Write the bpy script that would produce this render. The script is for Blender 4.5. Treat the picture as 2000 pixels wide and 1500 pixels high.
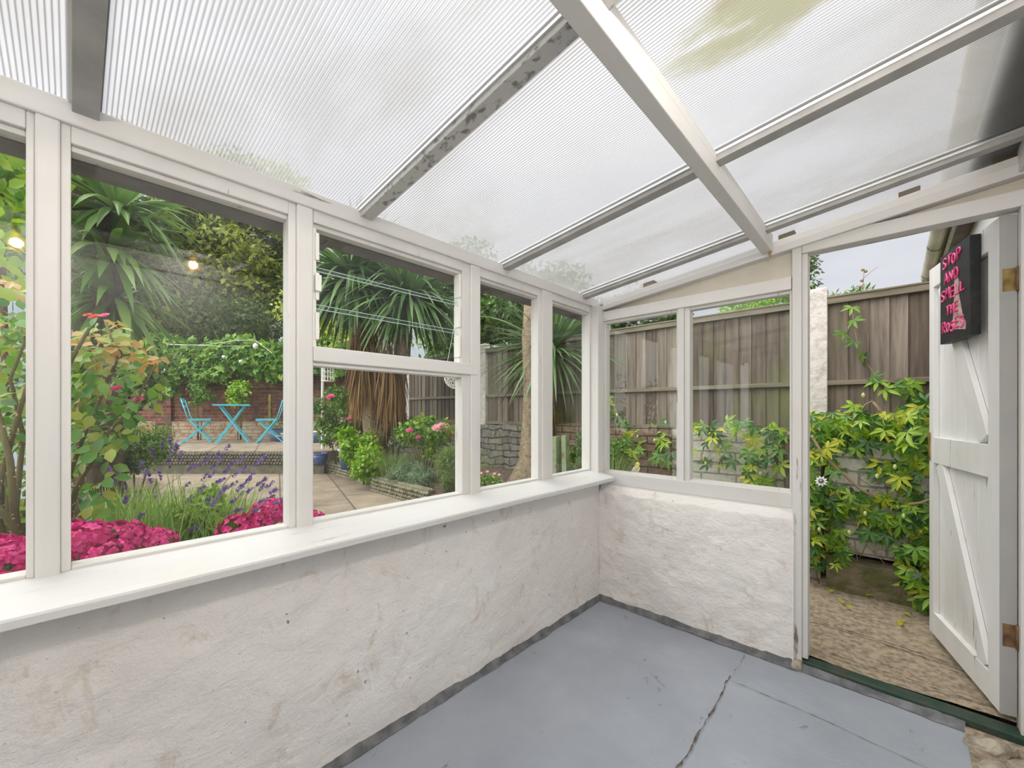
import bpy, math, random
import numpy as np
from mathutils import Vector, Matrix, noise
PI = math.pi
for o in list(bpy.data.objects): bpy.data.objects.remove(o)
SC = bpy.context.scene
COL = SC.collection

# ------------------------------------------------------------ camera, sky, light, exposure
FPX, HY, YAW, EYE = 800.0, 804.0, math.radians(43.0), Vector((1.505, -2.504, 1.30))
FW = Vector((-math.sin(YAW), math.cos(YAW), 0)); RT = Vector((math.cos(YAW), math.sin(YAW), 0)); UPV = Vector((0, 0, 1))
def W(px, py, d):
    """world point seen at photo pixel (px,py), d metres in front of the camera"""
    return EYE + FW*d + RT*((px-1000)/FPX*d) + UPV*((HY-py)/FPX*d)
def WZ(px, z, d):
    p = W(px, HY, d); p.z = z; return p
def onplane(px, py, ax, val):
    r = FW + RT*((px-1000)/FPX) + UPV*((HY-py)/FPX)
    return EYE + r*((val-EYE[ax])/r[ax])

cam_data = bpy.data.cameras.new('camera'); cam = bpy.data.objects.new('camera', cam_data); COL.objects.link(cam)
cam_data.sensor_width = 36; cam_data.lens = FPX/2000*36; cam_data.shift_y = 54/2000
cam_data.clip_start = 0.02; cam_data.clip_end = 500
cam.location = EYE; cam.rotation_euler = (PI/2, 0, YAW)
SC.camera = cam
vs = SC.view_settings
vs.view_transform = 'Standard'; vs.look = 'None'; vs.gamma = 1; vs.use_curve_mapping = False; vs.exposure = 0.36

world = bpy.data.worlds.new('overcast_sky'); SC.world = world; world.use_nodes = True
nt = world.node_tree; nt.nodes.clear()
wo = nt.nodes.new('ShaderNodeOutputWorld'); bg = nt.nodes.new('ShaderNodeBackground')
tc = nt.nodes.new('ShaderNodeTexCoord'); nz = nt.nodes.new('ShaderNodeTexNoise'); mp = nt.nodes.new('ShaderNodeMapping')
sx = nt.nodes.new('ShaderNodeSeparateXYZ'); rz = nt.nodes.new('ShaderNodeValToRGB'); rc = nt.nodes.new('ShaderNodeValToRGB')
mx = nt.nodes.new('ShaderNodeMix'); mx.data_type = 'RGBA'; mx.blend_type = 'MULTIPLY'
nt.links.new(tc.outputs['Generated'], mp.inputs[0]); mp.inputs['Scale'].default_value = (1.2, 1.2, 4.0)
nt.links.new(mp.outputs[0], nz.inputs['Vector']); nz.inputs['Scale'].default_value = 2.0; nz.inputs['Detail'].default_value = 5
nt.links.new(tc.outputs['Generated'], sx.inputs[0]); nt.links.new(sx.outputs['Z'], rz.inputs[0])
rz.color_ramp.elements[0].position = 0.0; rz.color_ramp.elements[0].color = (.68, .71, .77, 1)
em = rz.color_ramp.elements.new(.34); em.color = (.78, .80, .85, 1)
rz.color_ramp.elements[2].position = 0.8; rz.color_ramp.elements[2].color = (1.42, 1.43, 1.45, 1)
rc.color_ramp.elements[0].position = .35; rc.color_ramp.elements[0].color = (.86, .88, .92, 1)
rc.color_ramp.elements[1].position = .65; rc.color_ramp.elements[1].color = (1.06, 1.05, 1.04, 1)
nt.links.new(nz.outputs[0], rc.inputs[0]); mx.inputs[0].default_value = 1
nt.links.new(rz.outputs[0], mx.inputs[6]); nt.links.new(rc.outputs[0], mx.inputs[7])
nt.links.new(mx.outputs[2], bg.inputs[0]); bg.inputs[1].default_value = 0.74
nt.links.new(bg.outputs[0], wo.inputs[0])

sl = bpy.data.lights.new('sun', 'SUN'); sun = bpy.data.objects.new('sun', sl); COL.objects.link(sun)
sl.energy = 5.0; sl.angle = math.radians(110); sl.color = (1, .975, .95)
sun.rotation_euler = (math.radians(38), 0, math.radians(-20))   # high veiled sun from the open side of the garden

# ------------------------------------------------------------ materials
def _n(t, kind, **kw):
    n = t.nodes.new('ShaderNode'+kind)
    for k, v in kw.items(): setattr(n, k, v)
    return n
def c4(c): return (c[0], c[1], c[2], 1)
class Mat:
    def __init__(s, name):
        s.m = bpy.data.materials.new(name); s.m.use_nodes = True; s.t = s.m.node_tree
        s.p = s.t.nodes['Principled BSDF']; s.out = s.t.nodes['Material Output']
        s.tc = _n(s.t, 'TexCoord'); s.bumpn = None
    def link(s, a, b): s.t.links.new(a, b)
    def coord(s, scale=(1, 1, 1), rot=(0, 0, 0)):
        m = _n(s.t, 'Mapping'); m.inputs['Scale'].default_value = scale; m.inputs['Rotation'].default_value = rot
        s.link(s.tc.outputs['Object'], m.inputs[0]); return m.outputs[0]
    def noise(s, scale, detail=4, stretch=(1, 1, 1), rough=.55, dist=0):
        n = _n(s.t, 'TexNoise'); s.link(s.coord(stretch), n.inputs['Vector'])
        n.inputs['Scale'].default_value = scale; n.inputs['Detail'].default_value = detail
        n.inputs['Roughness'].default_value = rough; n.inputs['Distortion'].default_value = dist
        return n.outputs[0]
    def ramp(s, fac, stops):
        r = _n(s.t, 'ValToRGB'); s.link(fac, r.inputs[0]); cr = r.color_ramp
        while len(cr.elements) < len(stops): cr.elements.new(.5)
        for e, (p, c) in zip(cr.elements, stops):
            e.position = p; e.color = c4(c) if hasattr(c, '__len__') else (c, c, c, 1)
        return r.outputs[0]
    def mix(s, fac, a, b, blend='MIX'):
        m = _n(s.t, 'Mix', data_type='RGBA', blend_type=blend)
        for sock, v in ((m.inputs[0], fac), (m.inputs[6], a), (m.inputs[7], b)):
            if hasattr(v, 'links'): s.link(v, sock)
            elif hasattr(v, '__len__'): sock.default_value = c4(v)
            else: sock.default_value = v
        return m.outputs[2]
    def bump(s, h, dist=.002, strength=1):
        b = _n(s.t, 'Bump'); b.inputs['Distance'].default_value = dist; b.inputs['Strength'].default_value = strength
        s.link(h, b.inputs['Height'])
        if s.bumpn: s.link(s.bumpn, b.inputs['Normal'])
        s.bumpn = b.outputs[0]; s.link(s.bumpn, s.p.inputs['Normal'])
    def col(s, v):
        if hasattr(v, 'links'): s.link(v, s.p.inputs['Base Color'])
        else: s.p.inputs['Base Color'].default_value = c4(v)
    def done(s, rough=.7, metal=0, spec=.4):
        s.p.inputs['Roughness'].default_value = rough; s.p.inputs['Metallic'].default_value = metal
        s.p.inputs['Specular IOR Level'].default_value = spec; return s.m

def simple(name, col, col2=None, scale=8, rough=.6, bump=0, bscale=40, metal=0, stretch=(1, 1, 1), lo=.4, hi=.65, spec=.4):
    M = Mat(name)
    if col2: M.col(M.ramp(M.noise(scale, 5, stretch), [(lo, col), (hi, col2)]))
    else: M.col(col)
    if bump: M.bump(M.noise(bscale, 4, stretch), bump)
    return M.done(rough, metal, spec)

def painted_wood(name, stretch, base=(.70, .682, .658)):
    M = Mat(name)
    c = M.ramp(M.noise(6, 4, stretch), [(.3, [b*.88 for b in base]), (.7, base)])
    c = M.mix(M.ramp(M.noise(3.5, 5), [(.5, 0), (.8, .35)]), c, (.62, .55, .45))
    fl = M.ramp(M.noise(22, 5, stretch, .6), [(.30, 1), (.345, 0)])
    c = M.mix(fl, c, (.22, .17, .12)); M.col(c)
    M.bump(M.noise(30, 5, stretch), .0012); M.bump(fl, -.001)
    return M.done(.45, 0, .4)
M_WX = painted_wood('white_paint_grain_x', (.12, 1, 1))
M_WY = painted_wood('white_paint_grain_y', (1, .12, 1))
M_WZ = painted_wood('white_paint_grain_z', (1, 1, .12))
M_SILL = painted_wood('white_sill_paint', (1, .1, 1), (.69, .685, .67))
M_DOOR = painted_wood('door_paint', (1, 1, .1), (.80, .795, .78))
M_EDGE = painted_wood('bare_door_edge', (1, 1, .1), (.42, .41, .40))
def plaster(name):
    M = Mat(name)
    c = M.ramp(M.noise(1.6, 6), [(.3, (.78, .735, .69)), (.62, (.87, .84, .81))])
    st = M.ramp(M.noise(9, 8, (1, 1, .6), .7, .6), [(.57, 0), (.70, .6)])
    c = M.mix(st, c, (.52, .42, .28))
    cr = M.ramp(M.noise(5, 9, (1, 1, 1.8), .62, 1.5), [(.490, 0), (.5, 1), (.510, 0)])
    msk = M.ramp(M.noise(2.3, 3), [(.56, 0), (.74, .45)])
    cm = M.mix(1.0, cr, msk, 'MULTIPLY')
    c = M.mix(cm, c, (.30, .24, .17))
    pk = M.ramp(M.noise(30, 3), [(.255, .8), (.275, 0)]); c = M.mix(pk, c, (.20, .14, .09)); M.col(c)
    M.bump(M.noise(9, 9, (1, 1, 1.4), .68, .2), .016); M.bump(M.noise(60, 4, (1, 1, 1.2), .6), .002)
    pit = M.ramp(M.noise(38, 3), [(.25, 1), (.29, 0)]); M.bump(pit, -.002)
    return M.done(.75, 0, .3)
M_PLASTER = plaster('whitewashed_plaster')
def floorm():
    M = Mat('grey_floor_paint')
    c = M.ramp(M.noise(2.2, 6), [(.3, (.28, .305, .35)), (.55, (.33, .355, .40)), (.75, (.40, .425, .465))])
    # pale newer paint on the slab beside the door
    sp = _n(M.t, 'SeparateXYZ'); M.link(M.tc.outputs['Object'], sp.inputs[0])
    a = _n(M.t, 'Math', operation='GREATER_THAN'); M.link(sp.outputs[0], a.inputs[0]); a.inputs[1].default_value = .921
    c = M.mix(M.mix(1.0, a.outputs[0], (.6, .6, .6), 'MULTIPLY'), c, (.50, .53, .56))
    sc = M.ramp(M.noise(12, 8, (1, .5, 1), .7, 1), [(.30, 1), (.36, 0)])
    c = M.mix(sc, c, (.16, .17, .18)); M.col(c)
    M.bump(M.noise(6, 6), .006); M.bump(M.noise(60, 3), .0006)
    M.p.inputs['Roughness'].default_value = .5
    return M.done(.42, 0, .45)
M_FLOOR = floorm()
M_JOINT = simple('dark_joint', (.05, .045, .04), (.20, .15, .10), 30, .9)
M_MORTAR = simple('dark_grey_mortar', (.10, .105, .11), (.2, .2, .205), 14, .8, .006, 40)
def front_fresnel(t, f):
    g = _n(t, 'NewGeometry'); a = _n(t, 'Math', operation='SUBTRACT'); a.inputs[0].default_value = 1; t.links.new(g.outputs['Backfacing'], a.inputs[1])
    b = _n(t, 'Math', operation='MULTIPLY'); t.links.new(a.outputs[0], b.inputs[0]); t.links.new(f.outputs[0], b.inputs[1]); return b.outputs[0]
def glassm(name, tint=(.97, .99, .98), haze=.0):
    m = bpy.data.materials.new(name); m.use_nodes = True; t = m.node_tree; t.nodes.clear()
    o = _n(t, 'OutputMaterial'); a = _n(t, 'BsdfTransparent'); g = _n(t, 'BsdfGlossy'); f = _n(t, 'Fresnel'); x = _n(t, 'MixShader')
    a.inputs[0].default_value = c4(tint); g.inputs['Roughness'].default_value = .015; f.inputs[0].default_value = 1.5
    t.links.new(front_fresnel(t, f), x.inputs[0]); t.links.new(a.outputs[0], x.inputs[1]); t.links.new(g.outputs[0], x.inputs[2])
    last = x.outputs[0]
    # faint smears and dried drops on the pane
    d = _n(t, 'BsdfDiffuse'); d.inputs[0].default_value = (.8, .8, .78, 1); x2 = _n(t, 'MixShader')
    tc2 = _n(t, 'TexCoord'); n = _n(t, 'TexNoise'); n.inputs['Scale'].default_value = 3.5; n.inputs['Detail'].default_value = 6
    r = _n(t, 'ValToRGB'); r.color_ramp.elements[0].position = .45; r.color_ramp.elements[0].color = (.002, .002, .002, 1)
    r.color_ramp.elements[1].position = .85; r.color_ramp.elements[1].color = (.022+haze, .022+haze, .022+haze, 1)
    t.links.new(tc2.outputs['Object'], n.inputs['Vector']); t.links.new(n.outputs[0], r.inputs[0]); t.links.new(r.outputs[0], x2.inputs[0])
    t.links.new(last, x2.inputs[1]); t.links.new(d.outputs[0], x2.inputs[2]); last = x2.outputs[0]
    t.links.new(last, o.inputs[0]); return m
M_GLASS = glassm('window_glass'); M_GEDGE = simple('glass_edge', (.55, .72, .68), rough=.2)
def polycarb():
    m = bpy.data.materials.new('twinwall_polycarbonate'); m.use_nodes = True; t = m.node_tree; t.nodes.clear()
    M = Mat.__new__(Mat); M.m = m; M.t = t; M.tc = _n(t, 'TexCoord'); M.bumpn = None
    o = _n(t, 'OutputMaterial'); a = _n(t, 'BsdfTransparent'); tr = _n(t, 'BsdfTranslucent'); g = _n(t, 'BsdfGlossy'); di = _n(t, 'BsdfDiffuse')
    w = _n(t, 'TexWave', wave_type='BANDS', bands_direction='Y', wave_profile='SIN'); w.inputs['Scale'].default_value = 100/3.2  # rib pitch about 10 mm
    M.link(M.tc.outputs['Object'], w.inputs['Vector'])
    rib = M.ramp(w.outputs[0], [(.0, (.60, .60, .60)), (.35, (.93, .93, .935)), (1, (.97, .97, .975))])
    dirt = M.ramp(M.noise(1.5, 6, (.5, 1, 1), .6, .4), [(.50, (1, 1, 1)), (.72, (.87, .86, .83))])
    # brown and green algae bloom over one sheet
    mp = _n(t, 'Mapping'); mp.inputs['Location'].default_value = (-1.30, 1.30, 0); mp.inputs['Scale'].default_value = (2.2, 3.4, 1)
    gr = _n(t, 'TexGradient', gradient_type='SPHERICAL'); geo = _n(t, 'NewGeometry'); vm = _n(t, 'VectorMath', operation='MULTIPLY_ADD')
    vm.inputs[1].default_value = (2.0, 4.2, 0); vm.inputs[2].default_value = (-1.34*2.0, 1.40*4.2, 0)
    M.link(geo.outputs['Position'], vm.inputs[0]); M.link(vm.outputs[0], gr.inputs[0])
    nb = M.noise(13, 8, (.30, 1, 1), .7, .3)
    mm = _n(t, 'Math', operation='MULTIPLY'); M.link(gr.outputs[1], mm.inputs[0]); M.link(nb, mm.inputs[1])
    al = M.ramp(mm.outputs[0], [(.20, 0), (.30, .8)])
    acol = M.ramp(M.noise(4, 4, (.4, 1, 1)), [(.44, (.60, .50, .42)), (.54, (.66, .65, .50))])
    c = M.mix(1.0, rib, dirt, 'MULTIPLY'); c = M.mix(al, c, acol)
    ct = M.mix(1.0, c, (.58, .58, .575), 'MULTIPLY'); M.link(ct, tr.inputs[0]); M.link(c, a.inputs[0]); M.link(c, di.inputs[0])
    x1 = _n(t, 'MixShader'); x1.inputs[0].default_value = .32; M.link(a.outputs[0], x1.inputs[1]); M.link(tr.outputs[0], x1.inputs[2])
    xd = _n(t, 'MixShader'); xd.inputs[0].default_value = .07; M.link(x1.outputs[0], xd.inputs[1]); M.link(di.outputs[0], xd.inputs[2])
    f = _n(t, 'Fresnel'); f.inputs[0].default_value = 1.35; g.inputs['Roughness'].default_value = .16
    b = _n(t, 'Bump'); b.inputs['Distance'].default_value = .0015; M.link(w.outputs[0], b.inputs['Height']); M.link(b.outputs[0], g.inputs['Normal'])
    x2 = _n(t, 'MixShader'); M.link(front_fresnel(t, f), x2.inputs[0]); M.link(xd.outputs[0], x2.inputs[1]); M.link(g.outputs[0], x2.inputs[2])
    M.link(x2.outputs[0], o.inputs[0]); return m
M_POLY = polycarb()
M_BAR = simple('grey_bar', (.40, .39, .375), (.33, .32, .31), 12, .5, .0004, 60)
M_BARM = simple('mottled_bar', (.50, .49, .47), (.20, .19, .18), 46, .5, .0006, 60, 0, (.6, 1, 1), .54, .64)
M_ALU = simple('aluminium_edge', (.72, .73, .72), None, rough=.35, metal=.6)
M_CREAM = simple('cream_board', (.68, .63, .54), (.60, .55, .46), 4, .6)
M_GUT = simple('grey_brown_gutter', (.10, .09, .088), (.16, .145, .14), 5, .6, .001, 20)
M_GREEN = simple('dark_green_threshold', (.018, .050, .032), (.05, .06, .045), 12, .6, .003, 30)
M_CONC = simple('concrete_path', (.16, .13, .095), (.42, .335, .235), 38, .9, .008, 90, lo=.30, hi=.60)
M_RUB = simple('rubble_stone', (.46, .40, .32), (.20, .17, .13), 14, .9, .015, 30)
M_MOSS = simple('mossy_plinth_stone', (.24, .20, .13), (.13, .13, .055), 7, .95, .03, 16, lo=.42, hi=.58)
M_POST = simple('pale_concrete', (.62, .58, .53), (.42, .39, .35), 18, .85, .006, 50, lo=.42, hi=.7)
M_BRASS = simple('aged_brass', (.50, .36, .14), (.22, .15, .07), 20, .4, metal=.8)
M_RUST = simple('rusty_hinge', (.30, .17, .08), (.09, .045, .03), 18, .6, metal=.3)
M_FENCE = None
def fence_mat(name, axis_y=False):
    M = Mat(name); st = (1, 1, .07)
    g = _n(M.t, 'NewGeometry')
    c = M.ramp(g.outputs['Random Per Island'], [(0, (.10, .075, .057)), (.5, (.175, .14, .112)), (1, (.26, .215, .175))])
    gr = M.ramp(M.noise(34, 5, st, .6), [(.3, .55), (.65, 1.12)])
    c = M.mix(1.0, c, gr, 'MULTIPLY')
    al = M.ramp(M.noise(2.2, 4, (1, 1, .4)), [(.5, 0), (.72, .55)]); c = M.mix(al, c, (.20, .22, .08))
    kn = M.ramp(M.noise(9, 2, (1, 1, .6)), [(.24, 1), (.28, 0)]); c = M.mix(kn, c, (.05, .035, .025)); M.col(c)
    M.bump(M.noise(40, 5, st), .003); return M.done(.85, 0, .2)
M_FENCE = fence_mat('weathered_fence')
M_RAIL = simple('fence_rail_wood', (.22, .185, .14), (.13, .12, .07), 20, .85, .002, 30, 0, (.1, 1, 1))
def brick(name, c1, c2, mortar, paint=None, pfac=(.4, .5), scale=1.0, rot=(PI/2, 0, 0), green=.4, wob=.03):
    M = Mat(name); b = _n(M.t, 'TexBrick'); va = _n(M.t, 'VectorMath', operation='MULTIPLY_ADD'); dn_ = _n(M.t, 'TexNoise'); M.link(M.coord((1, 1, 1), rot), dn_.inputs['Vector']); dn_.inputs['Scale'].default_value = 5
    M.link(dn_.outputs['Color'], va.inputs[0]); va.inputs[1].default_value = (wob, wob, 0); M.link(M.coord((1, 1, 1), rot), va.inputs[2]); M.link(va.outputs[0], b.inputs['Vector'])
    b.inputs['Scale'].default_value = scale; b.inputs['Brick Width'].default_value = .225; b.inputs['Row Height'].default_value = .075
    b.inputs['Mortar Size'].default_value = .006; b.inputs['Mortar Smooth'].default_value = .3
    b.inputs['Color1'].default_value = c4(c1); b.inputs['Color2'].default_value = c4(c2); b.inputs['Mortar'].default_value = c4(mortar)
    c = b.outputs[0]
    c = M.mix(1.0, c, M.ramp(M.noise(16, 5), [(.3, .6), (.7, 1.25)]), 'MULTIPLY')
    if paint: c = M.mix(M.ramp(M.noise(5, 8, rough=.7), [(pfac[0], 0), (pfac[1], 1)]), c, paint)
    c = M.mix(1.0, c, M.ramp(b.outputs[1], [(0, 1.0), (1, .55)]), 'MULTIPLY')
    c = M.mix(M.ramp(M.noise(3, 5), [(.55, 0), (.75, green)]), c, (.17, .19, .07)); M.col(c)
    M.bump(b.outputs[1], -.014); M.bump(M.noise(22, 6, rough=.65), .012)
    return M.done(.9, 0, .2)
M_BRICK = brick('red_brick', (.13, .045, .032), (.25, .10, .065), (.50, .43, .35), (.10, .085, .075), (.50, .66))
M_BRICKLOW = brick('flaking_render_over_brick', (.42, .15, .08), (.38, .25, .15), (.4, .34, .25), (.42, .36, .26), (.44, .52))
M_BRICKW = brick('white_painted_brick', (.34, .27, .2), (.42, .36, .3), (.28, .24, .19), (.66, .62, .55), (.40, .48), .8)
M_BRICKB = brick('brown_old_brick', (.20, .13, .09), (.25, .17, .12), (.09, .075, .06), (.26, .21, .17), (.56, .7))
M_STONE = brick('grey_walling_stone', (.20, .185, .16), (.26, .24, .205), (.10, .09, .08), None, scale=.85, wob=.12)
def flags():
    M = Mat('patio_flagstones'); b = _n(M.t, 'TexBrick'); M.link(M.coord((1, 1, 1), (0, 0, .3)), b.inputs['Vector'])
    b.inputs['Scale'].default_value = 1; b.inputs['Brick Width'].default_value = .75; b.inputs['Row Height'].default_value = .6
    b.inputs['Mortar Size'].default_value = .008; b.inputs['Color1'].default_value = (.27, .21, .155, 1); b.inputs['Color2'].default_value = (.35, .275, .20, 1); b.inputs['Mortar'].default_value = (.14, .11, .08, 1)
    c = M.mix(1.0, b.outputs[0], M.ramp(M.noise(3.5, 7, rough=.65), [(.3, .62), (.7, 1.15)]), 'MULTIPLY'); M.col(c)
    M.bump(b.outputs[1], -.01); M.bump(M.noise(8, 6), .01); return M.done(.85, 0, .3)
M_FLAG = flags()
M_SOIL = simple('dark_soil', (.075, .05, .035), (.20, .14, .09), 30, 1, .02, 40)
M_PEB = simple('pebble_stone', (.27, .25, .17), (.14, .135, .075), 9, .8, .002, 30)
M_PEBDK = simple('dark_pebbles', (.17, .15, .11), (.09, .085, .06), 9, .8)
M_PEBD = simple('pebble_bed_mortar', (.10, .09, .065), (.16, .15, .10), 12, .9)
M_BLUE = simple('turquoise_enamel', (.10, .50, .62), (.14, .56, .68), 10, .4)
M_POTB = simple('blue_glaze', (.025, .05, .16), (.05, .10, .26), 6, .25, spec=.6)
M_POTG = simple('grey_blue_glaze', (.17, .21, .29), (.22, .26, .35), 6, .3)
M_RIM = simple('pale_pot_rim', (.55, .50, .42), None, rough=.5)
def bark(name, a, b_, s=30, st=(1, 1, .45), bmp=.02):
    M = Mat(name); n = M.noise(s, 6, st, .65); M.col(M.ramp(n, [(.32, a), (.62, b_)])); M.bump(n, bmp); return M.done(.9, 0, .15)
def cork(name):
    M = Mat(name); v = _n(M.t, 'TexVoronoi', feature='DISTANCE_TO_EDGE'); M.link(M.coord((1, 1, .55)), v.inputs['Vector']); v.inputs['Scale'].default_value = 110
    n = M.noise(24, 5); c = M.ramp(v.outputs[0], [(.0, (.20, .14, .09)), (.14, (.42, .33, .22))])
    M.col(M.mix(1.0, c, M.ramp(n, [(.3, .7), (.7, 1.3)]), 'MULTIPLY')); M.bump(v.outputs[0], .016); M.bump(n, .01); return M.done(.9, 0, .15)
M_CORK = cork('cordyline_cork_bark')
M_BARK = bark('brown_bark', (.07, .05, .035), (.19, .14, .10))
M_CANE = bark('rose_cane', (.09, .07, .03), (.17, .15, .06), 12)
M_TWIG = simple('dry_twig', (.30, .21, .12), None, rough=.8)
M_THORN = simple('pale_thorn', (.62, .42, .28), None, rough=.6)
def leafm(name, cols, rough=.42, trans=.35, spec=.5):
    M = Mat(name); g = _n(M.t, 'NewGeometry')
    st = [(i/(len(cols)-1) if len(cols) > 1 else 0, c) for i, c in enumerate(cols)]
    if len(st) == 1: st = [st[0], (1, st[0][1])]
    c = M.ramp(g.outputs['Random Per Island'], st)
    M.col(c); M.done(rough, 0, spec)
    tr = _n(M.t, 'BsdfTranslucent'); x = _n(M.t, 'MixShader'); x.inputs[0].default_value = trans
    hs = _n(M.t, 'HueSaturation'); hs.inputs['Value'].default_value = 1.35; hs.inputs['Saturation'].default_value = 1.1; M.link(c, hs.inputs['Color'])
    M.link(hs.outputs[0], tr.inputs[0]); M.link(M.p.outputs[0], x.inputs[1]); M.link(tr.outputs[0], x.inputs[2]); M.link(x.outputs[0], M.out.inputs[0])
    return M.m
L_TREE = leafm('yellow_green_tree_leaves', [(.17, .23, .03), (.34, .40, .05), (.54, .56, .10)], .5)
L_TREED = leafm('dark_tree_leaves', [(.025, .055, .012), (.06, .11, .02), (.12, .18, .03)], .5)
L_MID = leafm('mid_green_leaves', [(.04, .10, .015), (.10, .22, .03), (.20, .34, .05)], .4)
L_IVY = leafm('ivy_leaves', [(.05, .14, .025), (.12, .28, .04), (.26, .44, .06), (.38, .52, .10)], .35)
L_BRIGHT = leafm('bright_bush_leaves', [(.12, .30, .02), (.24, .42, .03), (.40, .52, .05)], .35)
L_VINE = leafm('passion_vine_leaves', [(.03, .10, .025), (.07, .19, .035), (.14, .30, .035), (.24, .42, .04), (.38, .54, .05)], .35)
L_VINEY = leafm('yellowing_vine_leaves', [(.30, .42, .03), (.48, .50, .03), (.60, .54, .04)], .4)
L_ROSE = leafm('rose_leaves', [(.04, .13, .02), (.09, .24, .03), (.16, .32, .04), (.34, .36, .06), (.10, .26, .035)], .4)
L_ROSEO = leafm('bronze_rose_leaves', [(.40, .30, .07), (.48, .24, .07), (.30, .34, .06)], .4)
L_YUCCA = leafm('yucca_blades', [(.07, .15, .02), (.14, .27, .05), (.26, .40, .11)], .32, .25)
L_CORD = leafm('cordyline_blades', [(.035, .09, .025), (.09, .18, .05), (.17, .27, .09)], .35, .22)
L_DRY = leafm('dead_cordyline_leaves', [(.09, .045, .025), (.22, .11, .045), (.36, .24, .08), (.26, .13, .08)], .8, .2)
L_LAV = leafm('lavender_leaves', [(.13, .24, .04), (.26, .40, .07), (.40, .48, .16)], .5)
L_LAVS = leafm('lavender_stems', [(.16, .28, .05), (.26, .36, .10)], .6)
L_LAVF = leafm('lavender_flowers', [(.13, .07, .20), (.20, .13, .36), (.27, .18, .46)], .7)
L_HYD = leafm('magenta_petals', [(.32, .001, .07), (.60, .004, .17), (.50, .002, .12), (.78, .06, .32), (.66, .008, .20)], .5, .22)
L_PINK = leafm('pink_rose_petals', [(.72, .10, .30), (.82, .22, .42)], .5, .4)
L_PALE = leafm('pale_pink_petals', [(.80, .36, .46), (.85, .55, .60)], .5, .4)
L_RED = leafm('red_rose_petals', [(.60, .06, .08), (.7, .16, .12)], .5, .4)
L_WHITE = leafm('white_petals', [(.85, .85, .80)], .5, .3)
L_SANT = leafm('silver_grey_foliage', [(.17, .25, .12), (.32, .42, .27)], .6)
L_GRASS = leafm('thin_grass', [(.12, .20, .04), (.28, .36, .12)], .6)
M_WHITE = simple('white_enamel', (.78, .77, .72), None, rough=.5)
M_RENDER = simple('white_house_render', (.80, .80, .79), (.72, .72, .70), 3, .8, .003, 60)
M_BULB = None

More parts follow.
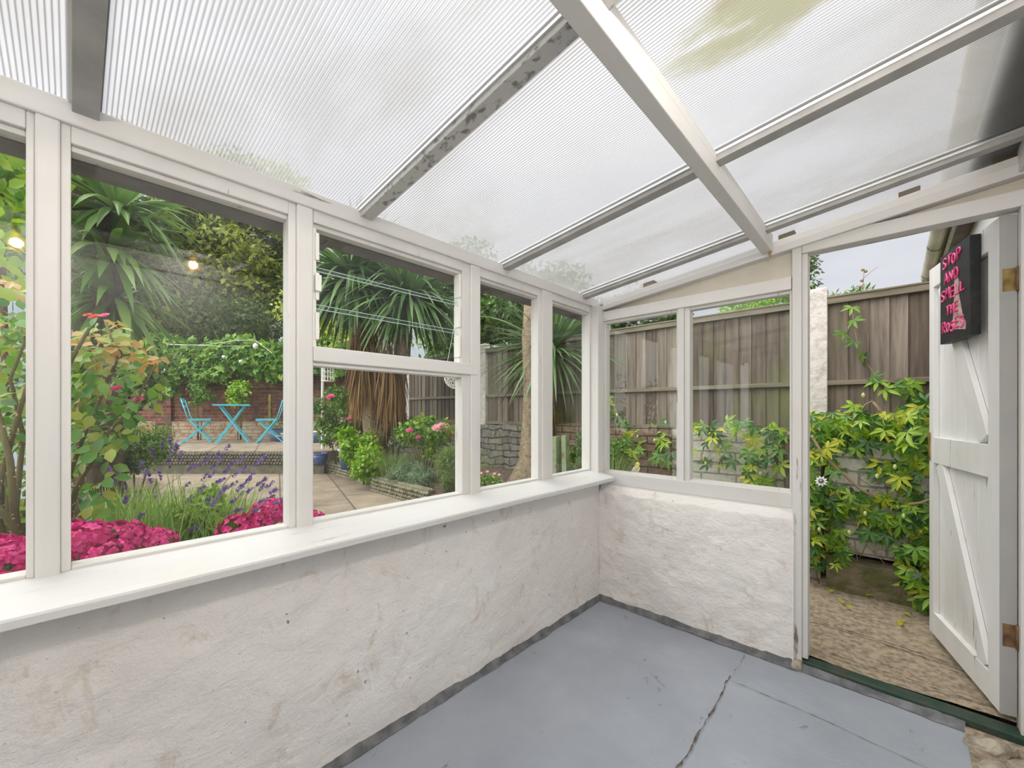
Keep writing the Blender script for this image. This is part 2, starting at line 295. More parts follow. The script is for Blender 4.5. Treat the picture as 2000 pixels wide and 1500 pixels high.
# ------------------------------------------------------------ mesh helpers
def tag(o, label=None, cat=None, group=None, kind=None):
    if label: o['label'] = label
    if cat: o['category'] = cat
    if group: o['group'] = group
    if kind: o['kind'] = kind
    return o
def empty(name, loc=(0, 0, 0), label=None, cat=None, group=None, kind=None, rz=0, parent=None):
    o = bpy.data.objects.new(name, None); COL.objects.link(o); o.location = loc; o.rotation_euler = (0, 0, rz); o.empty_display_size = .05
    if parent: o.parent = parent
    return tag(o, label, cat, group, kind)
def worldloc(o):
    v = Vector((0, 0, 0))
    while o: v += o.location; o = o.parent
    return v
class MB:
    def __init__(s): s.v = []; s.f = []
    def add(s, vs_, fs):
        n = len(s.v); s.v += [tuple(v) for v in vs_]; s.f += [tuple(i+n for i in f) for f in fs]; return s
    def hexa(s, a): return s.add(a, [(0, 3, 2, 1), (4, 5, 6, 7), (0, 1, 5, 4), (1, 2, 6, 5), (2, 3, 7, 6), (3, 0, 4, 7)])
    def box(s, a, b):
        (x0, y0, z0), (x1, y1, z1) = [min(p, q) for p, q in zip(a, b)], [max(p, q) for p, q in zip(a, b)]
        return s.hexa([(x0, y0, z0), (x1, y0, z0), (x1, y1, z0), (x0, y1, z0), (x0, y0, z1), (x1, y0, z1), (x1, y1, z1), (x0, y1, z1)])
    def obox(s, c, size, mat=None):
        c = Vector(c); h = [k/2 for k in size]; mat = mat or Matrix.Identity(3)
        return s.hexa([c + mat @ Vector((a*h[0], b*h[1], d*h[2])) for d in (-1, 1) for a, b in ((-1, -1), (1, -1), (1, 1), (-1, 1))])
    def beam(s, p, q, w, h, up=(0, 0, 1)):
        p, q = Vector(p), Vector(q); d = (q-p); L = d.length; d.normalize(); x = d.cross(Vector(up))
        if x.length < 1e-4: x = d.cross(Vector((1, 0, 0)))
        x.normalize(); z = x.cross(d); m = Matrix((x, d, z)).transposed()
        return s.obox((p+q)/2, (w, L, h), m)
    def tube(s, pts, rad, n=8, cap=True):
        pts = [Vector(p) for p in pts]
        if not hasattr(rad, '__len__'): rad = [rad]*len(pts)
        V = []; F = []; prev = None
        for i, p in enumerate(pts):
            d = (pts[min(i+1, len(pts)-1)] - pts[max(i-1, 0)]).normalized()
            if prev is None: x = d.orthogonal().normalized()
            else: x = (prev - d*prev.dot(d)).normalized()
            prev = x; y = d.cross(x)
            V += [p + (x*math.cos(2*PI*k/n) + y*math.sin(2*PI*k/n))*rad[i] for k in range(n)]
        for i in range(len(pts)-1):
            F += [(i*n+k, i*n+(k+1) % n, (i+1)*n+(k+1) % n, (i+1)*n+k) for k in range(n)]
        if cap: F += [tuple(range(n-1, -1, -1)), tuple(range((len(pts)-1)*n, len(pts)*n))]
        return s.add(V, F)
    def lathe(s, prof, c=(0, 0, 0), n=24, axis=None):
        c = Vector(c); V = []; F = []
        m = axis.to_track_quat('Z', 'Y').to_matrix() if axis is not None else Matrix.Identity(3)
        for r, z in prof: V += [c + m @ Vector((r*math.cos(2*PI*k/n), r*math.sin(2*PI*k/n), z)) for k in range(n)]
        for i in range(len(prof)-1): F += [(i*n+k, i*n+(k+1) % n, (i+1)*n+(k+1) % n, (i+1)*n+k) for k in range(n)]
        return s.add(V, F)
    def ball(s, c, r, n=10, m=6, sc=(1, 1, 1), rot=None):
        c = Vector(c); V = []; F = []
        for i in range(m+1):
            a = -PI/2 + PI*i/m
            for k in range(n):
                v = Vector((math.cos(a)*math.cos(2*PI*k/n)*sc[0], math.cos(a)*math.sin(2*PI*k/n)*sc[1], math.sin(a)*sc[2]))*r
                V.append(c + (rot @ v if rot else v))
        for i in range(m): F += [(i*n+k, i*n+(k+1) % n, (i+1)*n+(k+1) % n, (i+1)*n+k) for k in range(n)]
        return s.add(V, F)
    def build(s, name, mat, parent=None, smooth=False, bevel=0, local=False):
        if not s.v: return None
        V = np.array(s.v, dtype=np.float64)
        if parent is not None: base = np.array(worldloc(parent)) if not local else np.zeros(3)
        else:
            base = np.array([(V[:, 0].min()+V[:, 0].max())/2, (V[:, 1].min()+V[:, 1].max())/2, V[:, 2].min()])
            if local: base = np.zeros(3)
        me = bpy.data.meshes.new(name); me.from_pydata((V-base).tolist(), [], s.f); me.materials.append(mat); me.update()
        if smooth: me.polygons.foreach_set('use_smooth', [True]*len(me.polygons))
        o = bpy.data.objects.new(name, me); COL.objects.link(o)
        if parent is not None: o.parent = parent
        else: o.location = base
        if bevel:
            b = o.modifiers.new('bevel', 'BEVEL'); b.width = bevel; b.segments = 2; b.limit_method = 'ANGLE'; b.harden_normals = False
        return o
def npmesh(name, V, F, mat, parent=None, smooth=False):
    base = np.array(worldloc(parent)) if parent is not None else np.array([V[:, 0].mean(), V[:, 1].mean(), V[:, 2].min()])
    me = bpy.data.meshes.new(name); nf, k = F.shape
    me.vertices.add(len(V)); me.vertices.foreach_set('co', (V-base).astype(np.float32).ravel())
    me.loops.add(nf*k); me.loops.foreach_set('vertex_index', F.astype(np.int32).ravel())
    me.polygons.add(nf); me.polygons.foreach_set('loop_start', np.arange(0, nf*k, k, dtype=np.int32))
    me.materials.append(mat); me.update(calc_edges=True); me.validate()
    if smooth: me.polygons.foreach_set('use_smooth', [True]*nf)
    o = bpy.data.objects.new(name, me); COL.objects.link(o)
    if parent is not None: o.parent = parent
    else: o.location = base
    return o
rng = np.random.default_rng(7); random.seed(7)
def unit(a): return a/np.maximum(np.linalg.norm(a, axis=-1, keepdims=True), 1e-9)
# leaf outlines: (x across, y along, z lift), triangles
KITE = (np.array([(0, 0, 0), (-.5, .45, .06), (0, 1, -.05), (.5, .45, .06)]), np.array([(0, 2, 1), (0, 3, 2)]))
OVAL = (np.array([(0, 0, 0), (-.40, .28, .05), (0, .3, -.01), (.40, .28, .05), (-.44, .62, .03), (0, .65, -.04), (.44, .62, .03), (0, 1, -.12)]),
        np.array([(0, 2, 1), (0, 3, 2), (1, 2, 5), (1, 5, 4), (2, 3, 6), (2, 6, 5), (4, 5, 7), (5, 6, 7)]))
def palmate(angles, lens, wid):
    V = [(0, 0, 0)]; F = []
    for a, L in zip(angles, lens):
        ca, sa = math.cos(a), math.sin(a); b = len(V)
        for x, y, z in ((-.5*wid, .45*L, .04), (-.38*wid, .72*L, .0), (0, L, -.14), (.38*wid, .72*L, .0), (.5*wid, .45*L, .04), (0, .5*L, -.03)):
            V.append((x*ca + y*sa, -x*sa + y*ca, z))
        F += [(0, b+5, b), (b, b+5, b+1), (b+1, b+5, b+2), (b+2, b+5, b+3), (b+3, b+5, b+4), (b+4, b+5, 0)]
    return np.array(V), np.array(F)
PASSION = palmate([math.radians(a) for a in (-100, -52, 0, 52, 100)], [.62, .9, 1, .9, .62], .27)
IVY = palmate([math.radians(a) for a in (-95, -48, 0, 48, 95)], [.5, .7, 1, .7, .5], .48)
def leaves(name, mat, parent, pos, dirs, ups, L, wid, tpl, smooth=False):
    tv, tf = tpl; n = len(pos); L = np.broadcast_to(L, (n,)); wid = np.broadcast_to(wid, (n,))
    y = unit(dirs); x = unit(np.cross(y, ups)); z = np.cross(x, y)
    V = pos[:, None, :] + x[:, None, :]*(tv[None, :, 0:1]*wid[:, None, None]) + y[:, None, :]*(tv[None, :, 1:2]*L[:, None, None]) + z[:, None, :]*(tv[None, :, 2:3]*L[:, None, None])
    F = tf[None] + (np.arange(n)*len(tv))[:, None, None]
    return npmesh(name, V.reshape(-1, 3), F.reshape(-1, 3), mat, parent, smooth)
def shell(ells, shellw=.35):
    P = []; N = []
    for c, r, n in ells:
        d = unit(rng.normal(size=(n, 3))); k = 1 - shellw*rng.random((n, 1))**1.5
        r = np.array(r if hasattr(r, '__len__') else (r, r, r)); P.append(np.array(c) + d*r*k); N.append(unit(d/r))
    return np.vstack(P), np.vstack(N)
def foliage(name, mat, parent, ells, L, w, tpl=KITE, shellw=.5, droop=.3, lvar=.35):
    P, N = shell(ells, shellw); n = len(P)
    d = unit(N*.5 + rng.normal(size=(n, 3))*.7 - np.array([0, 0, droop])); up = unit(N + rng.normal(size=(n, 3))*.4 + np.array([0, 0, .5]))
    s = 1 + lvar*(rng.random(n)*2-1)
    return leaves(name, mat, parent, P, d, up, L*s, w*s, tpl)
def clumps(c, R, k, cr, n):
    """k small leaf clumps filling an ellipsoid R around c"""
    out = []
    for i in range(k):
        d = unit(rng.normal(size=3)); q = (.35+.65*rng.random()**.5)
        s = cr*(.6+.8*rng.random()); out.append((np.array(c) + d*np.array(R)*q, (s, s, s*.7), int(n*(s/cr)**2)))
    return out
def straps(name, mat, parent, base, dirs, L, wid, droop, seg=7, tipdown=None, fold=.25):
    """long blades curving under their weight"""
    n = len(base); L = np.broadcast_to(L, (n,)); wid = np.broadcast_to(wid, (n,)); droop = np.broadcast_to(droop, (n,))
    d = unit(dirs); t = np.linspace(0, 1, seg+1); down = np.array([0, 0, -1.])
    side = unit(np.cross(d, np.array([0, 0, 1.]) + rng.normal(size=(n, 3))*.15))
    C = base[:, None, :] + d[:, None, :]*(t[None, :, None]*L[:, None, None]) + down*((t**2.2)[None, :, None]*(droop*L)[:, None, None])
    tan = unit(np.gradient(C, axis=1)); C2 = base[:, None, :] + np.cumsum(np.concatenate([np.zeros((n, 1, 3)), tan[:, 1:, :]*(L/seg)[:, None, None]], 1), 1)
    nrm = np.cross(side[:, None, :], tan); pw = np.minimum(1, .45+2.2*t)*np.minimum(1, (1-t)*2.2+.02)
    h = wid[:, None, None]*.5*pw[None, :, None]; s3 = side[:, None, :]
    V = np.stack([C2 - s3*h, C2 - nrm*h*fold*-1, C2 + s3*h], 2); m = (seg+1)*3
    F = []
    for i in range(seg):
        a = i*3
        for j in (0, 1): F.append((a+j, a+j+1, a+3+j+1, a+3+j))
    F = np.array(F)[None] + (np.arange(n)*m)[:, None, None]
    return npmesh(name, V.reshape(-1, 3), F.reshape(-1, 4), mat, parent, True)
def copy_tree(o, parent=None):
    c = o.copy(); COL.objects.link(c)
    if parent is not None: c.parent = parent
    for ch in list(o.children): copy_tree(ch, c)
    return c

# ------------------------------------------------------------ the lean-to: walls and floor
def disp_wall(name, P, nu, nv, amp, mat, label=None, kind='structure', smooth=True):
    """P(u,v)->(point, normal); rough hand-laid plaster surface"""
    V = []; F = []
    for j in range(nv+1):
        for i in range(nu+1):
            p, n_, e = P(i/nu, j/nv); p = Vector(p); n_ = Vector(n_)
            k = noise.fractal(p*4.0, 1.0, 2.0, 4)*.6 + noise.fractal(p*15.0+Vector((3, 1, 7)), 1.0, 2.0, 3)*.22
            V.append(p + n_*(k*amp*e))
    for j in range(nv):
        for i in range(nu): a = j*(nu+1)+i; F.append((a, a+1, a+nu+2, a+nu+1))
    mb = MB(); mb.add(V, F); o = mb.build(name, mat, smooth=smooth); tag(o, label, kind=kind); return o
def profA(u, v):
    y = -4.3 + 4.3*u
    # v: 0 floor .. .85 top of the face .. 1 outer side
    if v < .88: return (0, y, v/.88*.84), (1, 0, 0), 1
    return (-(v-.88)/.12*.10, y, .84), (0, 0, 1), 0
wl = disp_wall('wall_left', profA, 420, 90, .012, M_PLASTER)
mb = MB(); mb.box((-.24, -4.3, -.3), (-.03, .0, .835)); mb.build('outer_skin', M_RENDER, wl)
def profB(u, v):
    x = 1.125*u; e = min(1, (1-u)*12+.0)
    rx = .015*max(0, 1-(1-u)*18)
    if v < .84: return (x, rx, v/.84*.745), (0, -1, 0), e
    k = (v-.84)/.16; return (x, rx+.05*k, .745+.055*math.sin(k*PI/2)), (0, -.6, .8), .3*e
wb = disp_wall('wall_back', profB, 150, 90, .016, M_PLASTER)
mb = MB(); mb.box((-.24, .03, -.3), (1.125, .20, .80)); mb.build('outer_skin', M_RENDER, wb)
mb = MB(); mb.hexa([(1.124, .003, -.02), (1.130, .003, -.02), (1.130, .20, -.02), (1.124, .20, -.02), (1.124, .012, .78), (1.130, .012, .78), (1.130, .20, .80), (1.124, .20, .80)]); mb.build('end_return', M_PLASTER, wb)
# house wall the lean-to stands against and the closed end behind the camera
mb = MB(); mb.box((1.90, -4.4, -.1), (2.10, -.02, 3.2)); tag(mb.build('wall_right', M_RENDER), kind='structure')
mb = MB(); mb.box((-.1, -4.45, -.1), (1.90, -4.3, 2.40)); tag(mb.build('wall_front', M_RENDER), kind='structure')
# floor with its slab joints and the rough mortar fillet
fl = MB()
nu, nv = 60, 130; V = []; F = []
for j in range(nv+1):
    for i in range(nu+1):
        x = -.02+1.95*i/nu; y = -4.3+4.33*j/nv
        V.append((x, y, .0035*noise.fractal(Vector((x*2, y*2, 0)), 1, 2, 3) - .001))
for j in range(nv):
    for i in range(nu): a = j*(nu+1)+i; F.append((a, a+1, a+nu+2, a+nu+1))
fl.add(V, F); FLOOR = tag(fl.build('floor', M_FLOOR, smooth=True), kind='structure')
def crack(name, pts, w, z, mat, parent, jit=.012, seed=1):
    r = random.Random(seed); V = []; F = []; k = 0
    P = []
    for a, b in zip(pts[:-1], pts[1:]):
        n = max(2, int(math.dist(a, b)/.02))
        for i in range(n): t = i/n; P.append((a[0]+(b[0]-a[0])*t, a[1]+(b[1]-a[1])*t))
    P.append(pts[-1]); off = 0
    for i, p in enumerate(P):
        q = P[min(i+1, len(P)-1)]; o_ = P[max(i-1, 0)]; dx, dy = q[0]-o_[0], q[1]-o_[1]; L = math.hypot(dx, dy) or 1
        nx, ny = -dy/L, dx/L; off = off*.8 + r.uniform(-jit, jit)*.4; ww = w*(.25+1.1*r.random()**2)
        V += [(p[0]+nx*(off+ww), p[1]+ny*(off+ww), z), (p[0]+nx*(off-ww), p[1]+ny*(off-ww), z)]
    F = [(2*i, 2*i+1, 2*i+3, 2*i+2) for i in range(len(P)-1)]
    m = MB(); m.add(V, F); return m.build(name, mat, parent)
crack('slab_joint', [(.92, -.30), (.925, -.75), (.915, -1.6), (.93, -3)], .0035, .0042, M_JOINT, FLOOR, seed=3)
crack('slab_joint', [(.92, -.335), (1.21, -.345), (1.60, -.385), (1.9, -.40)], .002, .0042, M_JOINT, FLOOR, jit=.006, seed=4)
crack('hairline_crack', [(.92, -.06), (.925, -.30)], .0012, .0042, M_JOINT, FLOOR, seed=5)
crack('hairline_crack', [(.62, -.55), (.72, -.60)], .0010, .0042, M_JOINT, FLOOR, seed=6)
def fillet(name, a, b, nrm, w, h, seed):
    r = random.Random(seed); a = Vector(a); b = Vector(b); nrm = Vector(nrm); n = int((b-a).length/.02); V = []; F = []
    ww = w; hh = h
    for i in range(n+1):
        p = a.lerp(b, i/n); s = noise.noise(p*7.0)*.5+noise.noise(p*31.0)*.3
        ww = w*(1+s*.7); hh = h*(1+s*.8)
        V += [p - nrm*.02 + Vector((0, 0, hh)), p + nrm*.004 + Vector((0, 0, hh)), p + nrm*ww*.4 + Vector((0, 0, hh*.35)), p + nrm*ww + Vector((0, 0, .002))]
    for i in range(n):
        for k in range(3): q = i*4+k; F.append((q, q+1, q+5, q+4))
    m = MB(); m.add(V, F); return tag(m.build(name, M_MORTAR, smooth=True), kind='structure')
fillet('baseboard_left', (0, -4.3, 0), (0, 0, 0), (1, 0, 0), .030, .024, 1)
fillet('baseboard_back', (0, 0, 0), (1.15, 0, 0), (0, -1, 0), .035, .028, 2)
fillet('baseboard_threshold', (1.15, .022, 0), (1.72, .008, 0), (0, -1, 0), .045, .022, 3)

# sill board
mb = MB(); Y0, Y1 = -4.3, .0
n = 60; V = []; F = []
for i in range(n+1):
    y = Y0+(Y1-Y0)*i/n; k = .004*noise.noise(Vector((0, y*1.5, 3))); q = .003*noise.noise(Vector((5, y*6, 3)))
    V += [(-.045, y, .893), (.100, y, .862+k), (.119+q, y, .856+k), (.121+q, y, .850+k), (.119+q, y, .832+k), (-.045, y, .838)]
for i in range(n):
    for k in range(6): a = i*6+k; b = i*6+(k+1) % 6; F.append((a, b, b+6, a+6))
F += [tuple(range(5, -1, -1)), tuple(range(n*6, n*6+6))]
mb.add(V, F); tag(mb.build('trim_1', M_SILL, bevel=0), kind='structure')

# wall plate and posts of the glazed side
XF, XG = -.03, -.075                    # inner face of the posts; plane of the glass
mb = MB(); mb.box((-.125, -4.3, 2.033), (-.026, .03, 2.092)); tag(mb.build('trim_2', M_WY, bevel=.004), kind='structure')
ti = [3]
def trim(mb, mat, bevel=.003):
    o = tag(mb.build('trim_%d' % ti[0], mat, bevel=bevel), kind='structure'); ti[0] += 1; return o
posts = [(-2.568, -2.525), (-1.966, -1.911), (-1.155, -1.091), (-.590, -.489), (-.044, .032)]
for a, b in posts[:4]: trim(MB().box((-.115, a, .86), (XF, b, 2.034)), M_WZ, .005)
trim(MB().box((-.115, -.044, .86), (.020, .115, 2.034)), M_WZ, .004)      # corner post
trim(MB().box((-.115, -3.60, .86), (XF, -3.54, 2.034)), M_WZ, .005)
wi = [1]
def window_A(y0, y1, z0=.892, z1=2.034, bead=.016, bl=None, br=None, rails=()):
    bl = bead if bl is None else bl; br = bead if br is None else br
    w = empty('window_%d' % wi[0], (XG, (y0+y1)/2, z0), kind='structure'); wi[0] += 1
    f = MB(); x0, x1 = -.095, -.040
    f.box((x0, y0, z0), (x1, y0+bl, z1)); f.box((x0, y1-br, z0), (x1, y1, z1))
    f.box((x0, y0+bl, z0), (x1-.004, y1-br, z0+.010)); f.box((x0, y0+bl, z1-.045), (x1+.002, y1-br, z1)); f.box((x0, y0+bl, z1-.060), (x1-.012, y1-br, z1-.045))
    f.build('window_frame', M_WZ, w, bevel=.0025)
    return w, (y0+bl, y1-br, z0+.010, z1-.060)
def pane(w, g, x=XG, t=.004):
    y0, y1, z0, z1 = g; MB().box((x-t/2, y0-.004, z0-.003), (x+t/2, y1+.004, z1+.003)).build('glass', M_GLASS, w)
w, g = window_A(-3.54, -2.568, br=.014); pane(w, g)
w, g = window_A(-2.525, -1.966, bl=.018, br=.025); pane(w, g)
# third window: fixed pane below, adjustable glass louvres above
w, g = window_A(-1.911, -1.155, bl=.004, br=.050); y0, y1, z0, z1 = g
MB().box((-.100, -1.911, 1.483), (-.026, -1.112, 1.537)).build('middle_rail', M_WY, w, bevel=.004)
MB().box((-.100, -1.911, 1.468), (-.044, -1.150, 1.484)).build('glazing_bead', M_WY, w, bevel=.002)
pane(w, (y0, y1, z0, 1.470))
lo, hi = 1.537, z1
for s, yy in ((0, y0+.004), (1, y1-.002)):
    m = MB(); m.box((-.088, yy-.010, lo), (-.048, yy+.010, hi))
    for k in range(3):
        zc = lo+(hi-lo)*(k+.5)/3; m.box((-.082, yy-.016 if s else yy+.004, zc-.045), (-.040, yy-.004 if s else yy+.018, zc+.055))
    lf = m.build('louvre_carrier', M_WHITE, w, bevel=.002)
MB().box((-.050, y0+.004, 1.74), (-.028, y0+.026, 1.80)).build('louvre_lever', M_WHITE, w, bevel=.003)
for k in range(3):
    za = lo+.003+(hi-lo-.02)*k/3; zb = lo+.003+(hi-lo-.02)*(k+1)/3+.022
    m = MB(); xa, xb = -.055, -.078
    m.hexa([(xb-.0025+.023, y0+.01, za), (xb+.0025+.023, y0+.01, za), (xb+.0025+.023, y1-.01, za), (xb-.0025+.023, y1-.01, za),
            (xb-.0025, y0+.01, zb), (xb+.0025, y0+.01, zb), (xb+.0025, y1-.01, zb), (xb-.0025, y1-.01, zb)])
    s_ = m.build('louvre_blade', M_GLASS, w)
    MB().box((xa-.003, y0+.01, za-.0005), (xa+.003, y1-.01, za+.0012)).build('polished_edge', M_GEDGE, s_)
    MB().box((xb-.003, y0+.01, zb-.0008), (xb+.003, y1-.01, zb+.0008)).build('polished_edge', M_GEDGE, s_)
w, g = window_A(-1.091, -.590, bl=.004, br=.030); pane(w, g)
w, g = window_A(-.489, -.044, bl=.006, br=.014); pane(w, g)
# end wall glazing
YG = .072
def window_B(x0, x1, bl, br, z0=.878, z1=2.004):
    w = empty('window_%d' % wi[0], ((x0+x1)/2, YG, z0), kind='structure'); wi[0] += 1
    f = MB(); y0, y1 = .040, .098
    f.box((x0, y0, z0), (x0+bl, y1, z1)); f.box((x1-br, y0, z0), (x1, y1, z1)); f.box((x0+bl, y0+.002, z0), (x1-br, y1, z0+.012)); f.box((x0+bl, y0+.006, 1.915), (x1-br, y1, 1.935))
    f.build('window_frame', M_WZ, w, bevel=.0025)
    MB().box((x0+bl-.004, YG-.002, z0+.009), (x1-br+.004, YG+.002, 1.918)).build('glass', M_GLASS, w)
window_B(.020, .530, .010, .008); window_B(.570, 1.118, .032, .010)
trim(MB().box((.530, .030, .80), (.570, .105, 1.935)), M_WZ)                       # mullion
trim(MB().box((.020, .026, .800), (1.121, .105, .880)), M_WX)                      # bottom rail
trim(MB().box((.020, .020, 1.932), (1.118, .105, 1.998)), M_WX)                    # top rail over the two panes
# rake boards following the roof, packers, cream infill
SL = .125; RA = math.atan(SL)
def rz_(x, off=0): return 2.092 + SL*(x+.03) + off
def slope_beam(x0, x1, y0, y1, top, bot):
    return MB().hexa([(x0, y0, bot(x0)), (x1, y0, bot(x1)), (x1, y1, bot(x1)), (x0, y1, bot(x0)), (x0, y0, top(x0)), (x1, y0, top(x1)), (x1, y1, top(x1)), (x0, y1, top(x0))])
rk = trim(slope_beam(.020, 1.885, .006, .10, lambda x: 2.036+SL*x, lambda x: 2.004+SL*x*.93), M_WX)
rk2 = trim(slope_beam(.020, 1.885, .020, .10, lambda x: 2.066+SL*x*1.02, lambda x: 2.0365+SL*x), M_WX)
for x in (.31, 1.06, 1.52, 1.80): slope_beam(x, x+.07, .03, .085, lambda q: rz_(q, -.001), lambda q: 2.067+SL*q*1.02).build('packer', M_RAIL, rk2)
trim(MB().hexa([(.02, .060, 1.95), (1.90, .060, 1.95), (1.90, .085, 1.95), (.02, .085, 1.95), (.02, .060, 2.02), (1.90, .060, 2.25), (1.90, .085, 2.25), (.02, .085, 2.02)]) if False else
     MB().hexa([(.02, .060, 1.97), (1.12, .060, 1.97), (1.12, .080, 1.97), (.02, .080, 1.97), (.02, .060, 2.02), (1.12, .060, 2.15), (1.12, .080, 2.15), (.02, .080, 2.02)]), M_CREAM, 0)
trim(slope_beam(1.17, 1.90, .060, .080, lambda x: 2.02+SL*x, lambda x: 2.16), M_CREAM, 0)

# ------------------------------------------------------------ roof
ceil = empty('ceiling', (-.15, 0, 2.07), kind='structure')
bars = [-4.05, -3.265, -2.481, -1.710, -.908, -.137]
edges = [-4.3] + bars + [.16]
for a, b in zip(edges[:-1], edges[1:]):
    a2 = a+.004 if a != edges[0] else a; b2 = b-.004 if b != edges[-1] else b
    slope_beam(-.17, 2.0, a2, b2, lambda x: rz_(x, .012), lambda x: rz_(x, .002)).build('roof_sheet', M_POLY, ceil)
for y in bars:
    o = trim(slope_beam(-.03, 1.895, y-.025, y+.025, lambda x: rz_(x, .0015), lambda x: rz_(x, -.028)), M_BARM if y == -1.710 else M_BAR, .002)
    slope_beam(-.03, 1.895, y-.031, y-.025, lambda x: rz_(x, .0015), lambda x: rz_(x, -.008)).build('bar_gasket', M_ALU, o)
    slope_beam(-.17, 2.0, y-.03, y+.03, lambda x: rz_(x, .018), lambda x: rz_(x, .0125)).build('cap_strip', M_ALU, o)
pur = trim(MB().hexa([(.990, -4.3, 2.138), (1.040, -4.3, 2.138), (1.040, .006, 2.138), (.990, .006, 2.138), (.990, -4.3, 2.192), (1.040, -4.3, 2.197), (1.040, .006, 2.197), (.990, .006, 2.192)]), M_WY, .003)
for k, (a, b) in enumerate(zip(edges[:-1], edges[1:])):   # timber packing above the purlin, up to the sheets
    a2 = a+.026 if k else a+.01; b2 = min(b-.026, .0)
    slope_beam(.990, 1.040, a2, b2, lambda x: rz_(x, .001), lambda x: 2.190+SL*(x-.99)*.8).build('packing_strip', M_WY, pur)
m = MB(); m.tube([(1.03, -.012, 2.15), (1.03, -.020, 2.135), (1.035, -.022, 2.118), (1.028, -.012, 2.108)], .003, 6); m.ball((1.03, -.018, 2.125), .008, 8, 5)
tag(m.build('cup_hook', M_BRASS, smooth=True), 'small brass cup hook at the end of the white roof purlin', 'hook')
tag(slope_beam(1.86, 1.905, -4.3, .10, lambda x: rz_(x, 0), lambda x: rz_(x, -.10)).build('trim_%d' % ti[0], M_WY, bevel=.003), kind='structure'); ti[0] += 1

tag(slope_beam(1.735, 2.0, -4.3, .16, lambda x: rz_(x, .060), lambda x: rz_(x, .030)).build('roof_shade_strip', simple('dark_shade_strip', (.10, .09, .08), (.16, .14, .11), 5, .7)), kind='structure')  # dark strip added over the sheets, blocks daylight so they look shaded from below
# gutter along the outside of the eave
g = empty('roof_gutter', (-.24, -2, 2.0), 'dark grey-brown gutter running along the outside of the long window wall', 'gutter')
m = MB(); prof = [(-.155, 2.125), (-.155, 2.022), (-.175, 2.003), (-.25, 1.995), (-.275, 2.015), (-.285, 2.12), (-.280, 2.12), (-.268, 2.02), (-.18, 2.010), (-.162, 2.028), (-.162, 2.125)]
V = []; F = []
N = 40
for i in range(N+1):
    y = -4.2+4.45*i/N; V += [(x, y, z) for x, z in prof]
for i in range(N):
    for k in range(len(prof)-1): a = i*len(prof)+k; F.append((a, a+1, a+1+len(prof), a+len(prof)))
m.add(V, F); m.build('gutter_channel', M_GUT, g)
for i in range(5): MB().box((-.29, -3.6+i*.9, 1.990), (-.15, -3.575+i*.9, 2.13)).build('gutter_bracket', M_GUT, g)
tag(MB().box((-.150, -4.2, 1.985), (-.127, .2, 2.10)).build('fascia_board', M_GUT, bevel=.002), kind='structure')

# ------------------------------------------------------------ door opening, open door
d1 = empty('door_1', (1.5, .04, .04), kind='structure')
MB().box((1.121, .022, -.02), (1.162, .105, 2.170)).build('door_post', M_WZ, d1, bevel=.003)
MB().box((1.162, .034, .045), (1.186, .105, 2.104)).build('door_stop', M_WZ, d1, bevel=.002)
MB().box((1.163, .022, 2.104), (1.90, .105, 2.170)).build('door_head', M_WX, d1, bevel=.003)
MB().box((1.868, .022, -.02), (1.90, .105, 2.104)).build('door_post', M_WZ, d1, bevel=.003)
th = trim(MB().hexa([(1.165, .020, -.03), (1.90, .0, -.03), (1.90, .075, -.03), (1.165, .085, -.03), (1.165, .022, .036), (1.90, .002, .036), (1.90, .075, .040), (1.165, .085, .040)]), M_GREEN, .006)
# leaf: hinge corner and free corner of its inner face
DH = Vector((1.819, .062, 0)); DF = Vector((1.651, .774, 0)); dd = (DF-DH); DW = dd.length; dd.normalize(); dn = Vector((-dd.y, dd.x, 0))
if dn.x > 0: dn = -dn          # inner (ledged) face looks towards -x
leaf = empty('door_leaf', (DH.x, DH.y, .12), 'open white ledged and braced garden door swung outwards beside the doorway', 'door')
leaf['kind'] = 'structure'; leaf.parent = d1; leaf.location = Vector((DH.x, DH.y, .12)) - d1.location
for k in ('label', 'category'): del leaf[k]
def dl(u, z, t): return DH + dd*u - dn*t + Vector((0, 0, z))     # u along leaf, t depth away from the ledged face
def dbox(u0, u1, z0, z1, t0, t1):
    return [dl(u0, z0, t0), dl(u1, z0, t0), dl(u1, z0, t1), dl(u0, z0, t1), dl(u0, z1, t0), dl(u1, z1, t0), dl(u1, z1, t1), dl(u0, z1, t1)]
ZB, ZT = .078, 2.092
nb = 6; bw = (DW-.004)/nb
for i in range(nb): MB().hexa(dbox(.004+i*bw, .004+(i+1)*bw-.003, ZB, ZT, .024, .044)).build('tongue_board', M_DOOR, leaf, bevel=.003)
for a, b in ((ZB, ZB+.12), (1.02, 1.16), (ZT-.11, ZT)): MB().hexa(dbox(.090, DW-.055, a, b, .0, .024)).build('ledge', M_DOOR, leaf, bevel=.002)
MB().hexa(dbox(.0, .090, ZB, ZT, -.001, .024)).build('stile', M_DOOR, leaf, bevel=.002)
MB().hexa(dbox(DW-.055, DW, ZB, ZT, -.001, .024)).build('stile', M_DOOR, leaf, bevel=.002)
MB().hexa(dbox(-.0045, .0, ZB, ZT, -.001, .046)).build('hinge_edge', M_EDGE, leaf)
def brace(u0, z0, u1, z1, w):
    p, q = Vector((u0, z0)), Vector((u1, z1)); t = (q-p).normalized(); nn = Vector((-t.y, t.x))*w/2
    c = [p-nn, p+nn, q+nn, q-nn]
    vs_ = [dl(a.x, a.y, .002) for a in c] + [dl(a.x, a.y, .023) for a in c]
    return MB().hexa(vs_).build('brace', M_DOOR, leaf, bevel=.002)
brace(.14, ZB+.12, DW-.12, 1.02, .085); brace(.14, 1.18, DW-.14, ZT-.12, .085)
